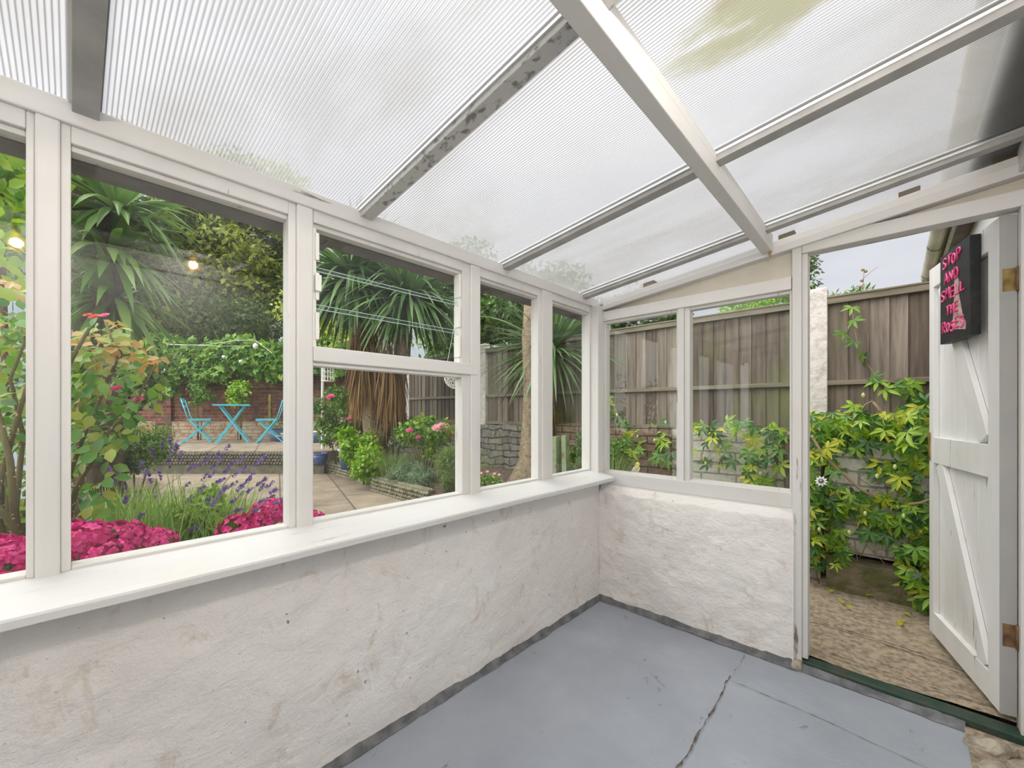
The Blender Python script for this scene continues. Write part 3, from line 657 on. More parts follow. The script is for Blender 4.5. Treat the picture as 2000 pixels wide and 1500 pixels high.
for z in (1.83, .40):
    h = empty('hinge', dl(0, z, .02)-worldloc(leaf), parent=leaf)
    MB().hexa(dbox(-.0065, -.0045, z-.045, z+.045, .006, .040)).build('hinge_plate', M_RUST if z < 1 else M_BRASS, h)
    p = dl(-.012, z, .046); MB().tube([p-Vector((0, 0, .048)), p+Vector((0, 0, .048))], .007, 10).build('hinge_knuckle', M_RUST, h, smooth=True)
    MB().hexa([Vector((1.835, .105, z-.045)), Vector((1.868, .105, z-.045)), Vector((1.868, .108, z-.045)), Vector((1.835, .108, z-.045)), Vector((1.835, .105, z+.045)), Vector((1.868, .105, z+.045)), Vector((1.868, .108, z+.045)), Vector((1.835, .108, z+.045))]).build('hinge_plate', M_RUST, h)
lk = MB().hexa(dbox(DW, DW+.006, 1.045, 1.20, -.004, .04)).build('lock_plate', M_BRASS, leaf, bevel=.001)
MB().hexa(dbox(DW-.024, DW+.004, 1.03, 1.185, -.006, -.001)).build('lock_plate', M_BRASS, leaf, bevel=.001)
m = MB(); p = dl(DW+.006, 1.155, .018); m.tube([p, p+dd*.03, p+dd*.045+dn*.01], [.008, .006, .009], 8); m.build('latch', M_BRASS, lk, smooth=True)
m = MB()
for s_ in (-.010, .056): m.tube([dl(DW-.045, 1.165, s_-.0), dl(DW-.045, 1.165, s_+(.028 if s_ > 0 else -.028)), dl(DW-.045-.085, 1.165, s_+(.03 if s_ > 0 else -.03))], .0065, 8)
# painted canvas hung on the door
sg = empty('canvas_sign', dl(.30, 1.70, -.02), 'black canvas with hand painted pink words hanging on the open white door', 'sign')
U0, U1, Z0, Z1, TT = .146, .462, 1.640, 2.080, .036
M_CANV = simple('black_canvas_paint', (.012, .016, .016), (.05, .03, .03), 16, .5, .002, 60, lo=.5, hi=.8)
M_TXT = simple('pink_paint', (.80, .06, .23), (.9, .2, .4), 40, .5)
M_FIG = simple('pale_brushwork', (.62, .50, .44), (.35, .22, .2), 35, .6)
m = MB(); m.hexa(dbox(U0, U1, Z0, Z1, -TT-.001, -.0015)); cv = m.build('canvas', M_CANV, sg, bevel=.002)
GL = {'S': [[(1, .85), (.7, 1), (.25, .95), (.1, .75), (.3, .58), (.75, .45), (.9, .25), (.65, .02), (.2, .0), (0, .15)]],
      'T': [[(0, .98), (1, 1)], [(.5, 1), (.48, 0)]], 'O': [[(.5, 1), (.1, .8), (.05, .3), (.4, 0), (.85, .2), (.95, .7), (.5, 1)]],
      'P': [[(.1, 0), (.12, 1), (.7, .98), (.95, .75), (.7, .5), (.12, .48)]], 'A': [[(0, 0), (.5, 1), (1, 0)], [(.15, .38), (.9, .42)]],
      'N': [[(.05, 0), (.08, 1), (.9, .05), (.95, 1)]], 'D': [[(.1, 0), (.1, 1), (.65, .92), (.95, .5), (.7, .08), (.1, 0)]],
      'M': [[(0, 0), (.12, 1), (.5, .4), (.88, 1), (1, 0)]], 'E': [[(.95, 1), (.1, .98), (.08, 0), (.98, .03)], [(.1, .52), (.8, .55)]],
      'L': [[(.1, 1), (.08, .02), (.95, .05)]], 'H': [[(.08, 1), (.08, 0)], [(.92, 1), (.92, 0)], [(.08, .5), (.92, .53)]],
      'R': [[(.1, 0), (.1, 1), (.7, .97), (.9, .72), (.65, .5), (.12, .5), (.95, 0)]]}
def cpt(a, b, lift): return dl(U1-.008-(U1-U0-.016)*a, Z0+.01+(Z1-Z0-.02)*b, -TT-lift)   # a: left to right as read
# pale painted patch behind the words
m = MB(); po = [(.52, .66), (.60, .70), (.68, .62), (.66, .52), (.84, .16), (.92, .12), (.90, .05), (.66, .08), (.44, .10), (.50, .40)]
c0 = cpt(.64, .35, .0018); m.add([c0]+[cpt(a, b, .0015) for a, b in po], [(0, i+1, (i+1) % len(po)+1) for i in range(len(po))]); m.build('painted_patch', M_FIG, cv)
for word, row, a0, a1 in (('STOP', .845, .12, .80), ('AND', .665, .18, .72), ('SMELL', .475, .06, .92), ('THE', .285, .26, .72), ('ROSES', .095, .10, .90)):
    m = MB(); r = random.Random(len(word)*7+int(row*100)); k = len(word); cw = (a1-a0)/k
    for i, ch in enumerate(word):
        x0 = a0+i*cw+r.uniform(-.006, .006); y0 = row+r.uniform(-.01, .01); hh = .115+r.uniform(-.01, .012)
        for st in GL[ch]:
            pts = [cpt(x0+px_*cw*.74, y0+py_*hh, .003) for px_, py_ in st]; m.tube(pts, .0042, 6)
    m.build('painted_word', M_TXT, cv, smooth=True)

# ------------------------------------------------------------ pendant bulbs hanging by the house wall (seen mirrored in the panes)
def bulb_mat():
    m = bpy.data.materials.new('glowing_filament_glass'); m.use_nodes = True; t = m.node_tree; t.nodes.clear()
    o = _n(t, 'OutputMaterial'); e = _n(t, 'Emission'); e.inputs[0].default_value = (1, .42, .08, 1); e.inputs[1].default_value = 12; tr = _n(t, 'BsdfTransparent'); x = _n(t, 'MixShader'); x.inputs[0].default_value = .4; t.links.new(tr.outputs[0], x.inputs[1]); t.links.new(e.outputs[0], x.inputs[2]); t.links.new(x.outputs[0], o.inputs[0]); return m
M_BULB = bulb_mat()
for i, (y, z, lb) in enumerate(((-1.98, 2.235, 'glowing amber filament bulb, reflected in the second pane'), (-2.70, 2.16, 'glowing amber filament bulb, reflected in the leftmost pane'))):
    b = empty('pendant_bulb', (1.62, y, z), lb, 'lamp', 'amber bulbs by the house wall')
    m = MB(); m.lathe([(.001, -.045), (.02, -.04), (.033, -.018), (.034, .0), (.026, .022), (.015, .04), (.013, .05)], (1.62, y, z), 16); m.build('bulb', M_BULB, b, smooth=True)
    pl = bpy.data.lights.new('bulb_light', 'POINT'); pl.energy = 29; pl.color = (1, .95, .90); pl.shadow_soft_size = .022; po_ = bpy.data.objects.new('bulb_light', pl); COL.objects.link(po_); po_.parent = b
    m = MB(); m.tube([(1.62, y, z+.046), (1.62, y, rz_(1.62, -.001))], [.014, .012], 10); m.build('lamp_holder', M_BRASS, b, smooth=True)

# ------------------------------------------------------------ ground outside
def prism(name, poly, z0, z1, mat, kind='structure'):
    n = len(poly); m = MB(); m.add([(p[0], p[1], z0) for p in poly]+[(p[0], p[1], z1) for p in poly], [tuple(range(n-1, -1, -1)), tuple(range(n, 2*n))]+[(i, (i+1) % n, (i+1) % n+n, i+n) for i in range(n)])
    o = m.build(name, mat); return tag(o, kind=kind)
def cf(u, d): p = EYE + RT*u + FW*d; return (p.x, p.y)
def bumpy(name, x0, x1, y0, y1, z, mat, step=.05, amp=.012, fz=None):
    nx, ny = int((x1-x0)/step), int((y1-y0)/step); V = []; F = []
    for j in range(ny+1):
        for i in range(nx+1):
            x = x0+(x1-x0)*i/nx; y = y0+(y1-y0)*j/ny; k = noise.fractal(Vector((x*3, y*3, z)), 1, 2, 4)*amp
            V.append((x, y, z+k+(fz(x, y) if fz else 0)))
    for j in range(ny):
        for i in range(nx): a = j*(nx+1)+i; F.append((a, a+1, a+nx+2, a+nx+1))
    m = MB(); m.add(V, F); return tag(m.build(name, mat, smooth=True), kind='structure')
PATH = bumpy('concrete_path', -.24, 6.5, .08, 1.60, .043, M_CONC, .04, .010)
crack('path_joint', [(1.1, .52), (1.4, .50), (1.9, .44), (2.6, .40)], .006, .056, M_JOINT, PATH, seed=8)
crack('path_joint', [(1.1, .16), (1.9, .14), (2.4, .14)], .004, .056, M_JOINT, PATH, seed=9)
prism('field_beyond_fence', [(-12, 1.57), (4.6, 1.57), (9, 16), (-14, 22)], -.3, .40, M_SOIL)
tag(MB().box((-30, -25, -.6), (40, 30, -.35)).build('ground', M_SOIL), kind='structure')
prism('patio', [(-.24, -9), (-.24, -.1), (-2.2, .3), (-7, .6), cf(-9, 6.1), cf(-12, 2)], -.3, .40, M_FLAG)
prism('planting_strip', [(-.24, -6), (-.24, -1.25), (-1.05, -1.55), (-1.35, -2.1), (-2.2, -2.6), (-3.6, -3.2), (-3.6, -6)], -.3, .43, M_SOIL)
EDG = [W(600, 900, 6.3), W(652, 905, 5.95), W(704, 921, 5.2), W(733, 938, 4.6), W(835, 963, 3.85), Vector((-1.05, -.20, 0)), Vector((-.24, -.45, 0))]
bed = [(p.x, p.y) for p in EDG]
bumpy('bed_soil', -6.0, -.24, -.6, 1.50, .50, M_SOIL, .05, .03, lambda x, y: (-.3 if y < np.interp(x, sorted(p[0] for p in bed), [p[1] for p in sorted(bed)]) else min(.08, .08*(y+.3))))
prism('terrace', [cf(-6.6, 5.95), cf(-2.75, 5.95), cf(-2.1, 6.8), cf(-2.0, 9.4), cf(-9, 9.4), cf(-9, 6.4)], .1, .72, M_FLAG)
prism('terrace_riser', [cf(-6.6, 5.93), cf(-2.72, 5.93), cf(-2.72, 6.0), cf(-6.6, 6.0)], .1, .53, M_PEBD)
def edging(name, pts, z0, rows, r, label):
    e = empty(name, (pts[0][0], pts[0][1], z0), label, 'edging'); m = MB(); core = MB(); R_ = random.Random(5)
    P = [Vector((p[0], p[1], 0)) for p in pts]
    for a, b in zip(P[:-1], P[1:]):
        d = (b-a); L = d.length; d.normalize(); nrm = Vector((-d.y, d.x, 0))
        if (EYE-a).dot(nrm) < 0: nrm = -nrm
        nrm.z = 0
        core.hexa([a+nrm*.0+Vector((0, 0, z0)), b+Vector((0, 0, z0)), b-nrm*.09+Vector((0, 0, z0)), a-nrm*.09+Vector((0, 0, z0))] +
                  [a+Vector((0, 0, z0+rows*r*1.9)), b+Vector((0, 0, z0+rows*r*1.9)), b-nrm*.09+Vector((0, 0, z0+rows*r*1.9)), a-nrm*.09+Vector((0, 0, z0+rows*r*1.9))])
        for k in range(rows):
            n = int(L/(r*1.9))
            for i in range(n):
                c = a + d*((i+.5+.5*(k % 2))*L/n) + nrm*(.006) + Vector((0, 0, z0+(k+.5)*r*1.9)) + Vector((R_.uniform(-1, 1), R_.uniform(-1, 1), R_.uniform(-1, 1)))*r*.15
                m.ball(c, r*R_.uniform(.85, 1.1), 6, 4)
        for i in range(int(L/(r*1.9))):
            for q in (.03, .068): m.ball(a + d*((i+.5)*r*1.9) - nrm*q + Vector((0, 0, z0+rows*r*1.9)), r*R_.uniform(.85, 1.1), 6, 4)
    core.build('mortar_core', M_PEBD, e); m.build('pebbles', M_PEB if r < .022 else M_PEBDK, e, smooth=True); return e
edging('pebble_edging', EDG[:5], .39, 4, .021, 'curved pebble-faced edging between the paved patio and the planted bed')
edging('terrace_edging', [cf(-6.4, 5.93), cf(-2.75, 5.93)], .53, 4, .023, 'straight dark pebble-faced edge of the raised terrace below the turquoise table')
# rubble in the broken floor corner beside the threshold
def rock(name, c, r, sc, label, cat='stone', seed=1, mat=None, group=None, rot=0):
    m = MB(); m.ball((0, 0, 0), r, 16, 10, sc); s = Vector((seed*3.1, seed, 0)); cr, sr = math.cos(rot), math.sin(rot)
    m.v = [(lambda q: (c[0]+q.x*cr-q.y*sr, c[1]+q.x*sr+q.y*cr, c[2]+q.z))(Vector(v)*(1+.35*noise.noise(Vector(v)/r*1.1+s)+.12*noise.noise(Vector(v)/r*3+s))) for v in m.v]
    return tag(m.build(name, mat or M_RUB, smooth=False), label, cat, group)
rock('stone', (1.775, -.11, .005), .055, (1.25, .8, .75), 'pale flat stone in the broken floor corner below the dark green threshold', seed=2, rot=.3)
rock('stone', (1.765, -.235, .0), .045, (1.3, .8, .6), 'brown stone lying nearest the camera at the broken floor edge', seed=4, rot=1.2)
rock('stone', (1.85, -.17, .0), .045, (1, 1.2, .8), 'reddish brown stone wedged against the house wall beside the threshold', seed=6)
tag(MB().box((1.715, -.30, -.01), (1.90, .0, .0075)).build('rubble_patch', M_CONC), kind='structure')
tag(MB().hexa([(1.118, -.03, -.01), (1.17, -.03, -.01), (1.17, .05, -.01), (1.118, .05, -.01), (1.125, -.015, .03), (1.165, -.015, .03), (1.165, .04, .04), (1.125, .04, .04)]).build('broken_post_base', M_RUB, bevel=.008), kind='structure')

# ------------------------------------------------------------ fence, posts and garden walls
FY = 1.45; PX = [1.08+1.89*k for k in range(2, -6, -1)]
def post_label(i): return ['', 'pale concrete fence post far right beyond the house corner', 'pale concrete fence post standing in the open doorway view', 'concrete fence post hidden beside the window corner post', 'concrete fence post behind the pale cordyline trunk',
                     'pale concrete fence post right of the shaggy cordyline', 'concrete fence post behind the shaggy cordyline', 'farthest concrete fence post near the brick wall'][i]
for i, x in enumerate(PX):
    if i == 0: continue
    m = MB(); m.box((x-.055, FY-.05, .2), (x+.055, FY+.05, 2.235)); m.hexa([(x-.055, FY-.05, 2.235), (x+.055, FY-.05, 2.235), (x+.055, FY+.05, 2.235), (x-.055, FY+.05, 2.235), (x-.045, FY-.04, 2.25), (x+.045, FY-.04, 2.25), (x+.045, FY+.04, 2.25), (x-.045, FY+.04, 2.25)])
    tag(m.build('concrete_post', M_POST, bevel=.004), post_label(i), 'fence post', 'concrete fence posts')
plab = ['fence panel of grey boards seen through the open doorway', 'weathered fence panel seen through the end wall windows', 'dark fence panel behind the corner windows', 'fence panel behind the pale cordyline trunk',
        'fence panel behind the roses right of the shaggy cordyline', 'fence panel behind the shaggy cordyline', 'far fence panel beside the rose bush', '']
for i in range(1, len(PX)-1+1):
    x1 = PX[i-1]-.05 if i > 0 else 3; x0 = PX[i]+.05
    if i-1 >= 7: break
    top = 2.16 if i != 1 else 2.10
    fp = empty('fence_panel', ((x0+x1)/2, FY, 1.12), plab[i-1], 'fence panel', 'feather edge fence panels')
    R_ = random.Random(i*11); m = MB(); x = x0
    while x < x1-.02:
        w_ = min(R_.uniform(.095, .125), x1-x); t = R_.uniform(-.003, .003); tz = top-.03+R_.uniform(-.006, .0)
        m.hexa([(x, FY-.002+t, 1.0), (x+w_, FY-.014+t, 1.0), (x+w_, FY+.004+t, 1.0), (x, FY+.006+t, 1.0), (x, FY-.002+t, tz), (x+w_, FY-.014+t, tz), (x+w_, FY+.004+t, tz), (x, FY+.006+t, tz)]); x += w_-.006
    m.build('boards', M_FENCE, fp)
    for z in ((top-.045, top), (1.50, 1.535), (1.13, 1.17)):
        MB().box((x0, FY-.045, z[0]), (x1, FY-.012, z[1])).build('rail', M_RAIL, fp, bevel=.003)
    MB().box((x0, FY-.052, top), (x1, FY+.02, top+.014)).build('capping', M_RAIL, fp, bevel=.003)
def wallbox(name, a, b, mat, label, nz_=.012):
    """garden wall with an uneven worn face"""
    nx = max(4, int((b[0]-a[0])/.06)); nz2 = max(4, int((b[2]-a[2])/.06)); V = []; F = []
    def P(x, y, z): 
        q = Vector((x, y, z)); return (x, y+noise.fractal(q*3, 1, 2, 3)*nz_, z+(noise.noise(q*4)*.02 if z > b[2]-.01 else 0))
    for j in range(nz2+1): V += [P(a[0]+(b[0]-a[0])*i/nx, a[1], a[2]+(b[2]-a[2])*j/nz2) for i in range(nx+1)]
    V += [P(a[0]+(b[0]-a[0])*i/nx, b[1], b[2]) for i in range(nx+1)]
    V += [P(a[0]+(b[0]-a[0])*i/nx, b[1], a[2]) for i in range(nx+1)]
    k = nz2+3
    for j in range(k-1):
        for i in range(nx): q = j*(nx+1)+i; F.append((q, q+1, q+nx+2, q+nx+1))
    for e in (0, nx): F.append(tuple(j*(nx+1)+e for j in range(k)))
    m = MB(); m.add(V, F); return tag(m.build(name, mat), label, 'wall')
wallbox('garden_wall', (-.02, 1.34, -.1), (1.10, 1.56, 1.14), M_BRICKW, 'low white-painted brick wall under the fence behind the end windows')
wallbox('garden_wall', (1.10, 1.37, -.1), (1.17, 1.56, 1.05), M_BRICKB, 'narrow bare brick stretch of wall behind the concrete fence post')
wallbox('garden_wall', (1.17, 1.24, .30), (1.80, 1.56, 1.10), M_BRICKW, 'flaking white brick pier covered in passion vine in the doorway')
wallbox('stone_plinth', (1.15, 1.17, -.1), (1.78, 1.50, .27), M_MOSS, 'mossy stone plinth at the foot of the doorway brick pier', .03)
wallbox('garden_wall', (1.80, 1.36, -.1), (4.6, 1.56, 1.08), M_BRICKW, 'white brick wall continuing behind the open garden door')
wallbox('garden_wall', (-1.55, 1.28, .3), (-.02, 1.56, 1.15), M_BRICKB, 'low brown brick wall under the fence seen through the corner panes')
wallbox('garden_wall', (-8.5, 1.26, .3), (-1.55, 1.56, 1.12), M_STONE, 'low grey stone wall behind the roses and grasses bed')
m = MB(); m.tube([(.93, 1.22, .0), (.935, 1.225, .55), (.93, 1.22, 1.13)], [.05, .048, .045], 10)
tag(m.build('wooden_stump', M_BARK, smooth=True), 'brown cut wooden stump standing against the white painted wall', 'stump')

# ------------------------------------------------------------ house beside the lean-to
tag(MB().box((2.10, .11, -.1), (2.5, 6.15, 3.25)).build('wall_house', M_RENDER), kind='structure')
tag(MB().box((1.90, -.02, -.1), (2.12, .11, 3.2)).build('trim_%d' % ti[0], M_RENDER), kind='structure'); ti[0] += 1
tag(MB().box((1.95, .12, 3.20), (2.6, 6.25, 3.235)).build('soffit', simple('dark_soffit', (.20, .17, .14), (.12, .10, .08), 5, .8)), kind='structure')
tag(MB().box((1.945, .12, 3.16), (1.965, 6.25, 3.34)).build('house_fascia', simple('algae_fascia', (.42, .44, .34), (.28, .31, .2), 5, .7)), kind='structure')
tag(MB().hexa([(1.90, .10, 3.34), (4.9, .10, 4.9), (4.9, 6.3, 4.9), (1.90, 6.3, 3.34), (1.90, .10, 3.39), (4.9, .10, 4.95), (4.9, 6.3, 4.95), (1.90, 6.3, 3.39)]).build('house_roof', M_GUT), kind='structure')
hg = empty('house_gutter', (1.87, 1, 3.2), 'old cream half-round gutter along the eave of the white house', 'gutter')
M_CGUT = simple('stained_cream_plastic', (.60, .56, .42), (.36, .36, .22), 6, .5, stretch=(1, .3, 1))
m = MB(); V = []; F = []; prof = [(1.870+.072*math.cos(a), 3.30+.085*math.sin(a)) for a in [PI+PI*k/10 for k in range(11)]]; prof += [(1.870+.066*math.cos(a), 3.30+.079*math.sin(a)) for a in [2*PI-PI*k/10 for k in range(11)]]
for y in (.12, 6.2): V += [(x, y, z) for x, z in prof]
m.add(V, [(k, (k+1) % 22, (k+1) % 22+22, k+22) for k in range(22)]); m.build('gutter_channel', M_CGUT, hg)
for y in (1.2, 3.3, 4.5, 5.9):
    m = MB(); pr2 = [(1.870+.080*math.cos(a), 3.30+.093*math.sin(a)) for a in [PI+PI*k/10 for k in range(11)]]; V = []
    for yy in (y, y+.06): V += [(x, yy, z) for x, z in pr2]
    V2 = [(x, yy, z+.012) for yy in (y, y+.06) for x, z in pr2]
    m.add(V, [(k, k+1, k+12, k+11) for k in range(10)]); m.build('gutter_joint', M_CGUT, hg)
m = MB(); m.tube([(1.87, 6.0, 3.22), (1.90, 6.05, 3.05), (2.03, 6.1, 2.95), (2.05, 6.1, .3)], .035, 10); m.build('downpipe', M_GUT, hg, smooth=True)

# ------------------------------------------------------------ far brick wall (parallel to the terrace front)
def camframe(o, d):
    o.rotation_euler = (0, 0, YAW); p = EYE+FW*d; o.location = (p.x, p.y, 0); return o
bw_ = empty('brick_wall', (0, 0, 0), 'old red brick garden wall at the far end with ivy along its top', 'wall'); camframe(bw_, 8.75)
def lb(a, b, name, mat): return MB().box(a, b).build(name, mat, bw_, local=True)
lb((-9.0, .03, 1.09), (-3.2, .30, 2.06), 'brickwork', M_BRICK); lb((-9.0, -.02, .6), (-3.2, .30, 1.09), 'rendered_base', M_BRICKLOW)
lb((-9.0, -.01, 1.80), (-3.2, .30, 1.84), 'brick_ledge', M_BRICKB); lb((-9.0, -.01, 2.06), (-3.2, .33, 2.12), 'coping', M_BRICKB)
for u in (-7.6, -4.66): lb((u, -.035, .72), (u+.34, .04, 1.80), 'brick_pier', M_BRICK)
m = MB(); p = W(528, 770, 8.55); q = W(527, 842, 8.55); m.beam(q, p, .05, .05); tag(m.build('wooden_post', simple('mossy_wood', (.30, .24, .05), (.10, .07, .04), 8, .9)), 'thin mossy yellow post against the red brick wall behind the right chair', 'post')

# ------------------------------------------------------------ turquoise bistro set
def bistro_chair(loc, rz, label):
    c = empty('bistro_chair', loc, label, 'chair', 'turquoise folding bistro chairs')
    for s in (-1, 1):
        y = s*.19
        f = MB(); f.beam((-.17, y, .43), (.22, y, .0), .026, .016, (0, 1, 0)); f.build('leg', M_BLUE, c, local=True)
        f = MB(); f.beam((.20, y*.86, .42), (-.32, y*.86, .0), .022, .014, (0, 1, 0)); f.build('leg', M_BLUE, c, local=True)
        f = MB(); f.tube([(-.17, y, .42), (-.22, y, .52), (-.31, y, .80)], .010, 6); f.build('back_upright', M_BLUE, c, local=True, smooth=True)
        f = MB(); f.beam((-.20, y, .425), (.22, y, .425), .014, .022, (0, 0, 1)); f.build('seat_rail', M_BLUE, c, local=True)
    f = MB()
    for k in range(7): x = -.18+.063*k; f.obox((x, 0, .441), (.046, .40, .010))
    f.build('seat', M_BLUE, c, local=True)
    f = MB(); f.beam((-.32, -.19, .79), (-.32, .19, .79), .012, .085, (-.3, 0, 1)); f.beam((-.285, -.19, .68), (-.285, .19, .68), .010, .045, (-.3, 0, 1)); f.build('backrest', M_BLUE, c, local=True)
    for x, w_ in ((.21, .19), (-.31, .16)): MB().tube([(x, -w_, .01), (x, w_, .01)], .007, 6).build('stretcher', M_BLUE, c, local=True)
    c.rotation_euler = (0, 0, rz); c.scale = (.82, 1, 1); return c
p = WZ(391, .72, 7.75); bistro_chair(p, YAW+.53, 'turquoise folding chair left of the bistro table')
p = WZ(524, .72, 7.75); bistro_chair(p, YAW+PI+.42, 'turquoise folding chair right of the bistro table')
p = WZ(455, .72, 7.75); t = empty('bistro_table', p, 'turquoise folding bistro table between two chairs on the terrace', 'table')
m = MB(); m.box((-.34, -.30, .700), (.34, .30, .716)); m.box((-.345, -.305, .690), (.345, -.295, .716)); m.box((-.345, .295, .690), (.345, .305, .716)); m.build('tabletop', M_BLUE, t, local=True)
for s in (-1, 1):
    m = MB(); m.beam((-.24, s*.24, .695), (.31, s*.24, 0), .030, .016, (0, 1, 0)); m.build('leg', M_BLUE, t, local=True)
    m = MB(); m.beam((.24, s*.20, .695), (-.31, s*.20, 0), .030, .016, (0, 1, 0)); m.build('leg', M_BLUE, t, local=True)
for x, w_ in ((.20, .24), (-.20, .20)): MB().tube([(x, -w_, .13), (x, w_, .13)], .008, 6).build('stretcher', M_BLUE, t, local=True)
t.rotation_euler = (0, 0, YAW+.50); t.scale = (.82, .82, 1)

# ------------------------------------------------------------ pots
def pot(loc, r, h, mat, label, plant=None, rim=M_RIM, group=None):
    p = empty('plant_pot', loc, label, 'plant pot', group)
    m = MB(); m.lathe([(.001, 0), (r*.68, 0), (r*.92, h*.45), (r, h*.86), (r*.94, h*.88), (r*.90, h*.80), (.001, h*.80)], loc, 24); m.build('pot_body', mat, p, smooth=True)
    m = MB(); m.lathe([(r*.98, h*.86), (r*1.07, h*.88), (r*1.07, h), (r*.93, h), (r*.90, h*.82)], loc, 24); m.build('rim', rim, p, smooth=True)
    m = MB(); m.lathe([(.001, h*.87), (r*.93, h*.86)], loc, 16); m.build('soil', M_SOIL, p)
    if plant: foliage('foliage', plant, p, [((loc[0], loc[1], loc[2]+h+r*.35), (r*.8, r*.8, r*.5), 90)], .05, .025, OVAL)
    return p
pot(WZ(543, .72, 8.2), .19, .27, M_POTG, 'largest grey-blue pot by the brick wall, behind the right chair', L_MID, M_POTG)
pot(WZ(561, .72, 7.9), .11, .17, M_POTG, 'small grey-blue pot with pale rim right of the largest pot')
pot(WZ(548, .72, 7.95), .08, .12, M_POTB, 'tiny dark blue pot between the grey-blue pots')
pot(WZ(622, .72, 7.7), .15, .22, M_POTB, 'dark blue glazed pot with pale rim just right of the white window post')
pot(WZ(637, .72, 7.3), .13, .17, M_POTB, 'low dark blue pot on the terrace beside the rose bush')
pot(WZ(626, .56, 5.75), .10, .16, M_POTB, 'small dark blue bowl in the bed behind the pebble edging', None, M_POTB)
pot(WZ(679, .55, 5.35), .115, .27, M_POTB, 'tall blue pot in the bed in front of the shaggy cordyline')

# ------------------------------------------------------------ cordylines and yucca
def crown(name, parent, c, n, L, wid, mat, up=.3, lowz=-.55, droop=.55, r0=.05):
    d = unit(rng.normal(size=(n*3, 3))); d = d[d[:, 2] > lowz][:n]; d[:, 2] += up*.5; d = unit(d); n = len(d)
    s = L*(.75+.35*rng.random(n)); dr = droop*(.35+.9*rng.random(n))*(1.0-.55*np.clip(d[:, 2], 0, 1))
    return straps(name, mat, parent, np.array(c)+d*r0, d, s, wid*(.8+.4*rng.random(n)), dr)
def skirt(name, parent, c, n, rad, L, mat, h=.5):
    a = rng.random(n)*2*PI; r = rad*(.5+.5*rng.random(n)); b = np.stack([c[0]+r*np.cos(a), c[1]+r*np.sin(a), c[2]-h*rng.random(n)], 1)
    d = np.stack([np.cos(a)*.10, np.sin(a)*.10, -1+0*a], 1) + rng.normal(size=(n, 3))*.07
    return straps(name, mat, parent, b, d, L*(.5+.6*rng.random(n)), .020, .1, 5)
pc = empty('cordyline_palm', WZ(740, .55, 5.5), 'large shaggy cordyline palm with two crowns and a skirt of dead leaves', 'palm tree')
b0 = WZ(742, .45, 5.5); b1 = W(722, 800, 5.5); b2 = W(705, 720, 5.5); h1 = W(697, 560, 5.5); h2 = W(797, 595, 5.35)
m = MB(); m.tube([b0, b0.lerp(b1, .3), b1, b2, h1], [.17, .14, .11, .10, .085], 14); m.build('trunk', M_CORK, pc, smooth=True)
m = MB(); m.tube([b0.lerp(b1, .35), W(765, 800, 5.5), W(785, 720, 5.45), h2], [.11, .10, .085, .07], 12); m.build('trunk', M_CORK, pc, smooth=True)
crown('crown', pc, h1, 430, 1.08, .056, L_CORD, .30, -.45, 1.0)
crown('crown', pc, h2, 360, 1.0, .052, L_CORD, .30, -.45, 1.0)
skirt('dead_leaves', pc, W(712, 635, 5.5), 420, .17, .75, L_DRY, .75)
skirt('dead_leaves', pc, W(764, 660, 5.45), 380, .16, .75, L_DRY, .75)
pc2 = empty('cordyline_palm', WZ(1036, .52, 4.3), 'pale corky bare cordyline trunk cut flat at the top outside the fourth window', 'tree trunk')
m = MB(); pts = [WZ(1022, .40, 4.3), WZ(1026, .58, 4.3), W(1035, 900, 4.3), W(1034, 840, 4.3), W(1037, 760, 4.3), W(1033, 660, 4.3), W(1038, 583, 4.3)]
m.tube(pts, [.24, .17, .115, .085, .076, .075, .072], 18)
m.build('trunk', M_CORK, pc2, smooth=True)
pc3 = empty('cordyline_palm', WZ(1078, .55, 4.75), 'low leafy cordyline whose long green blades fan out behind the corky trunk', 'palm tree')
m = MB(); m.tube([WZ(1076, .5, 4.75), W(1076, 800, 4.75), W(1078, 700, 4.75)], [.07, .06, .05], 10); m.build('trunk', M_BARK, pc3, smooth=True)
crown('crown', pc3, W(1078, 690, 4.75), 300, 1.0, .030, L_CORD, .15, -.45, .55)
skirt('dead_leaves', pc3, W(1068, 740, 4.75), 50, .10, .6, L_DRY, .3)
yc = empty('yucca', WZ(215, .43, 2.75), 'tall yucca with broad drooping green blades left in the second pane', 'yucca')
m = MB(); m.tube([WZ(205, .35, 2.75), W(205, 700, 2.75), W(212, 560, 2.75), W(222, 420, 2.75)], [.10, .085, .075, .06], 14); m.build('trunk', M_BARK, yc, smooth=True)
m = MB(); m.tube([WZ(180, .35, 2.9), W(172, 600, 2.9), W(160, 360, 2.9)], [.09, .08, .07], 12); m.build('trunk', M_BARK, yc, smooth=True)
crown('crown', yc, W(228, 415, 2.7), 90, .52, .052, L_YUCCA, .25, -.5, .7, .03)
crown('crown', yc, W(215, 500, 2.7), 80, .50, .052, L_YUCCA, -.1, -.7, .8, .04)
crown('crown', yc, W(222, 585, 2.75), 70, .48, .050, L_YUCCA, -.3, -.9, .8, .04)
crown('crown', yc, W(150, 330, 2.9), 70, .52, .050, L_YUCCA, .2, -.6, .7, .03)

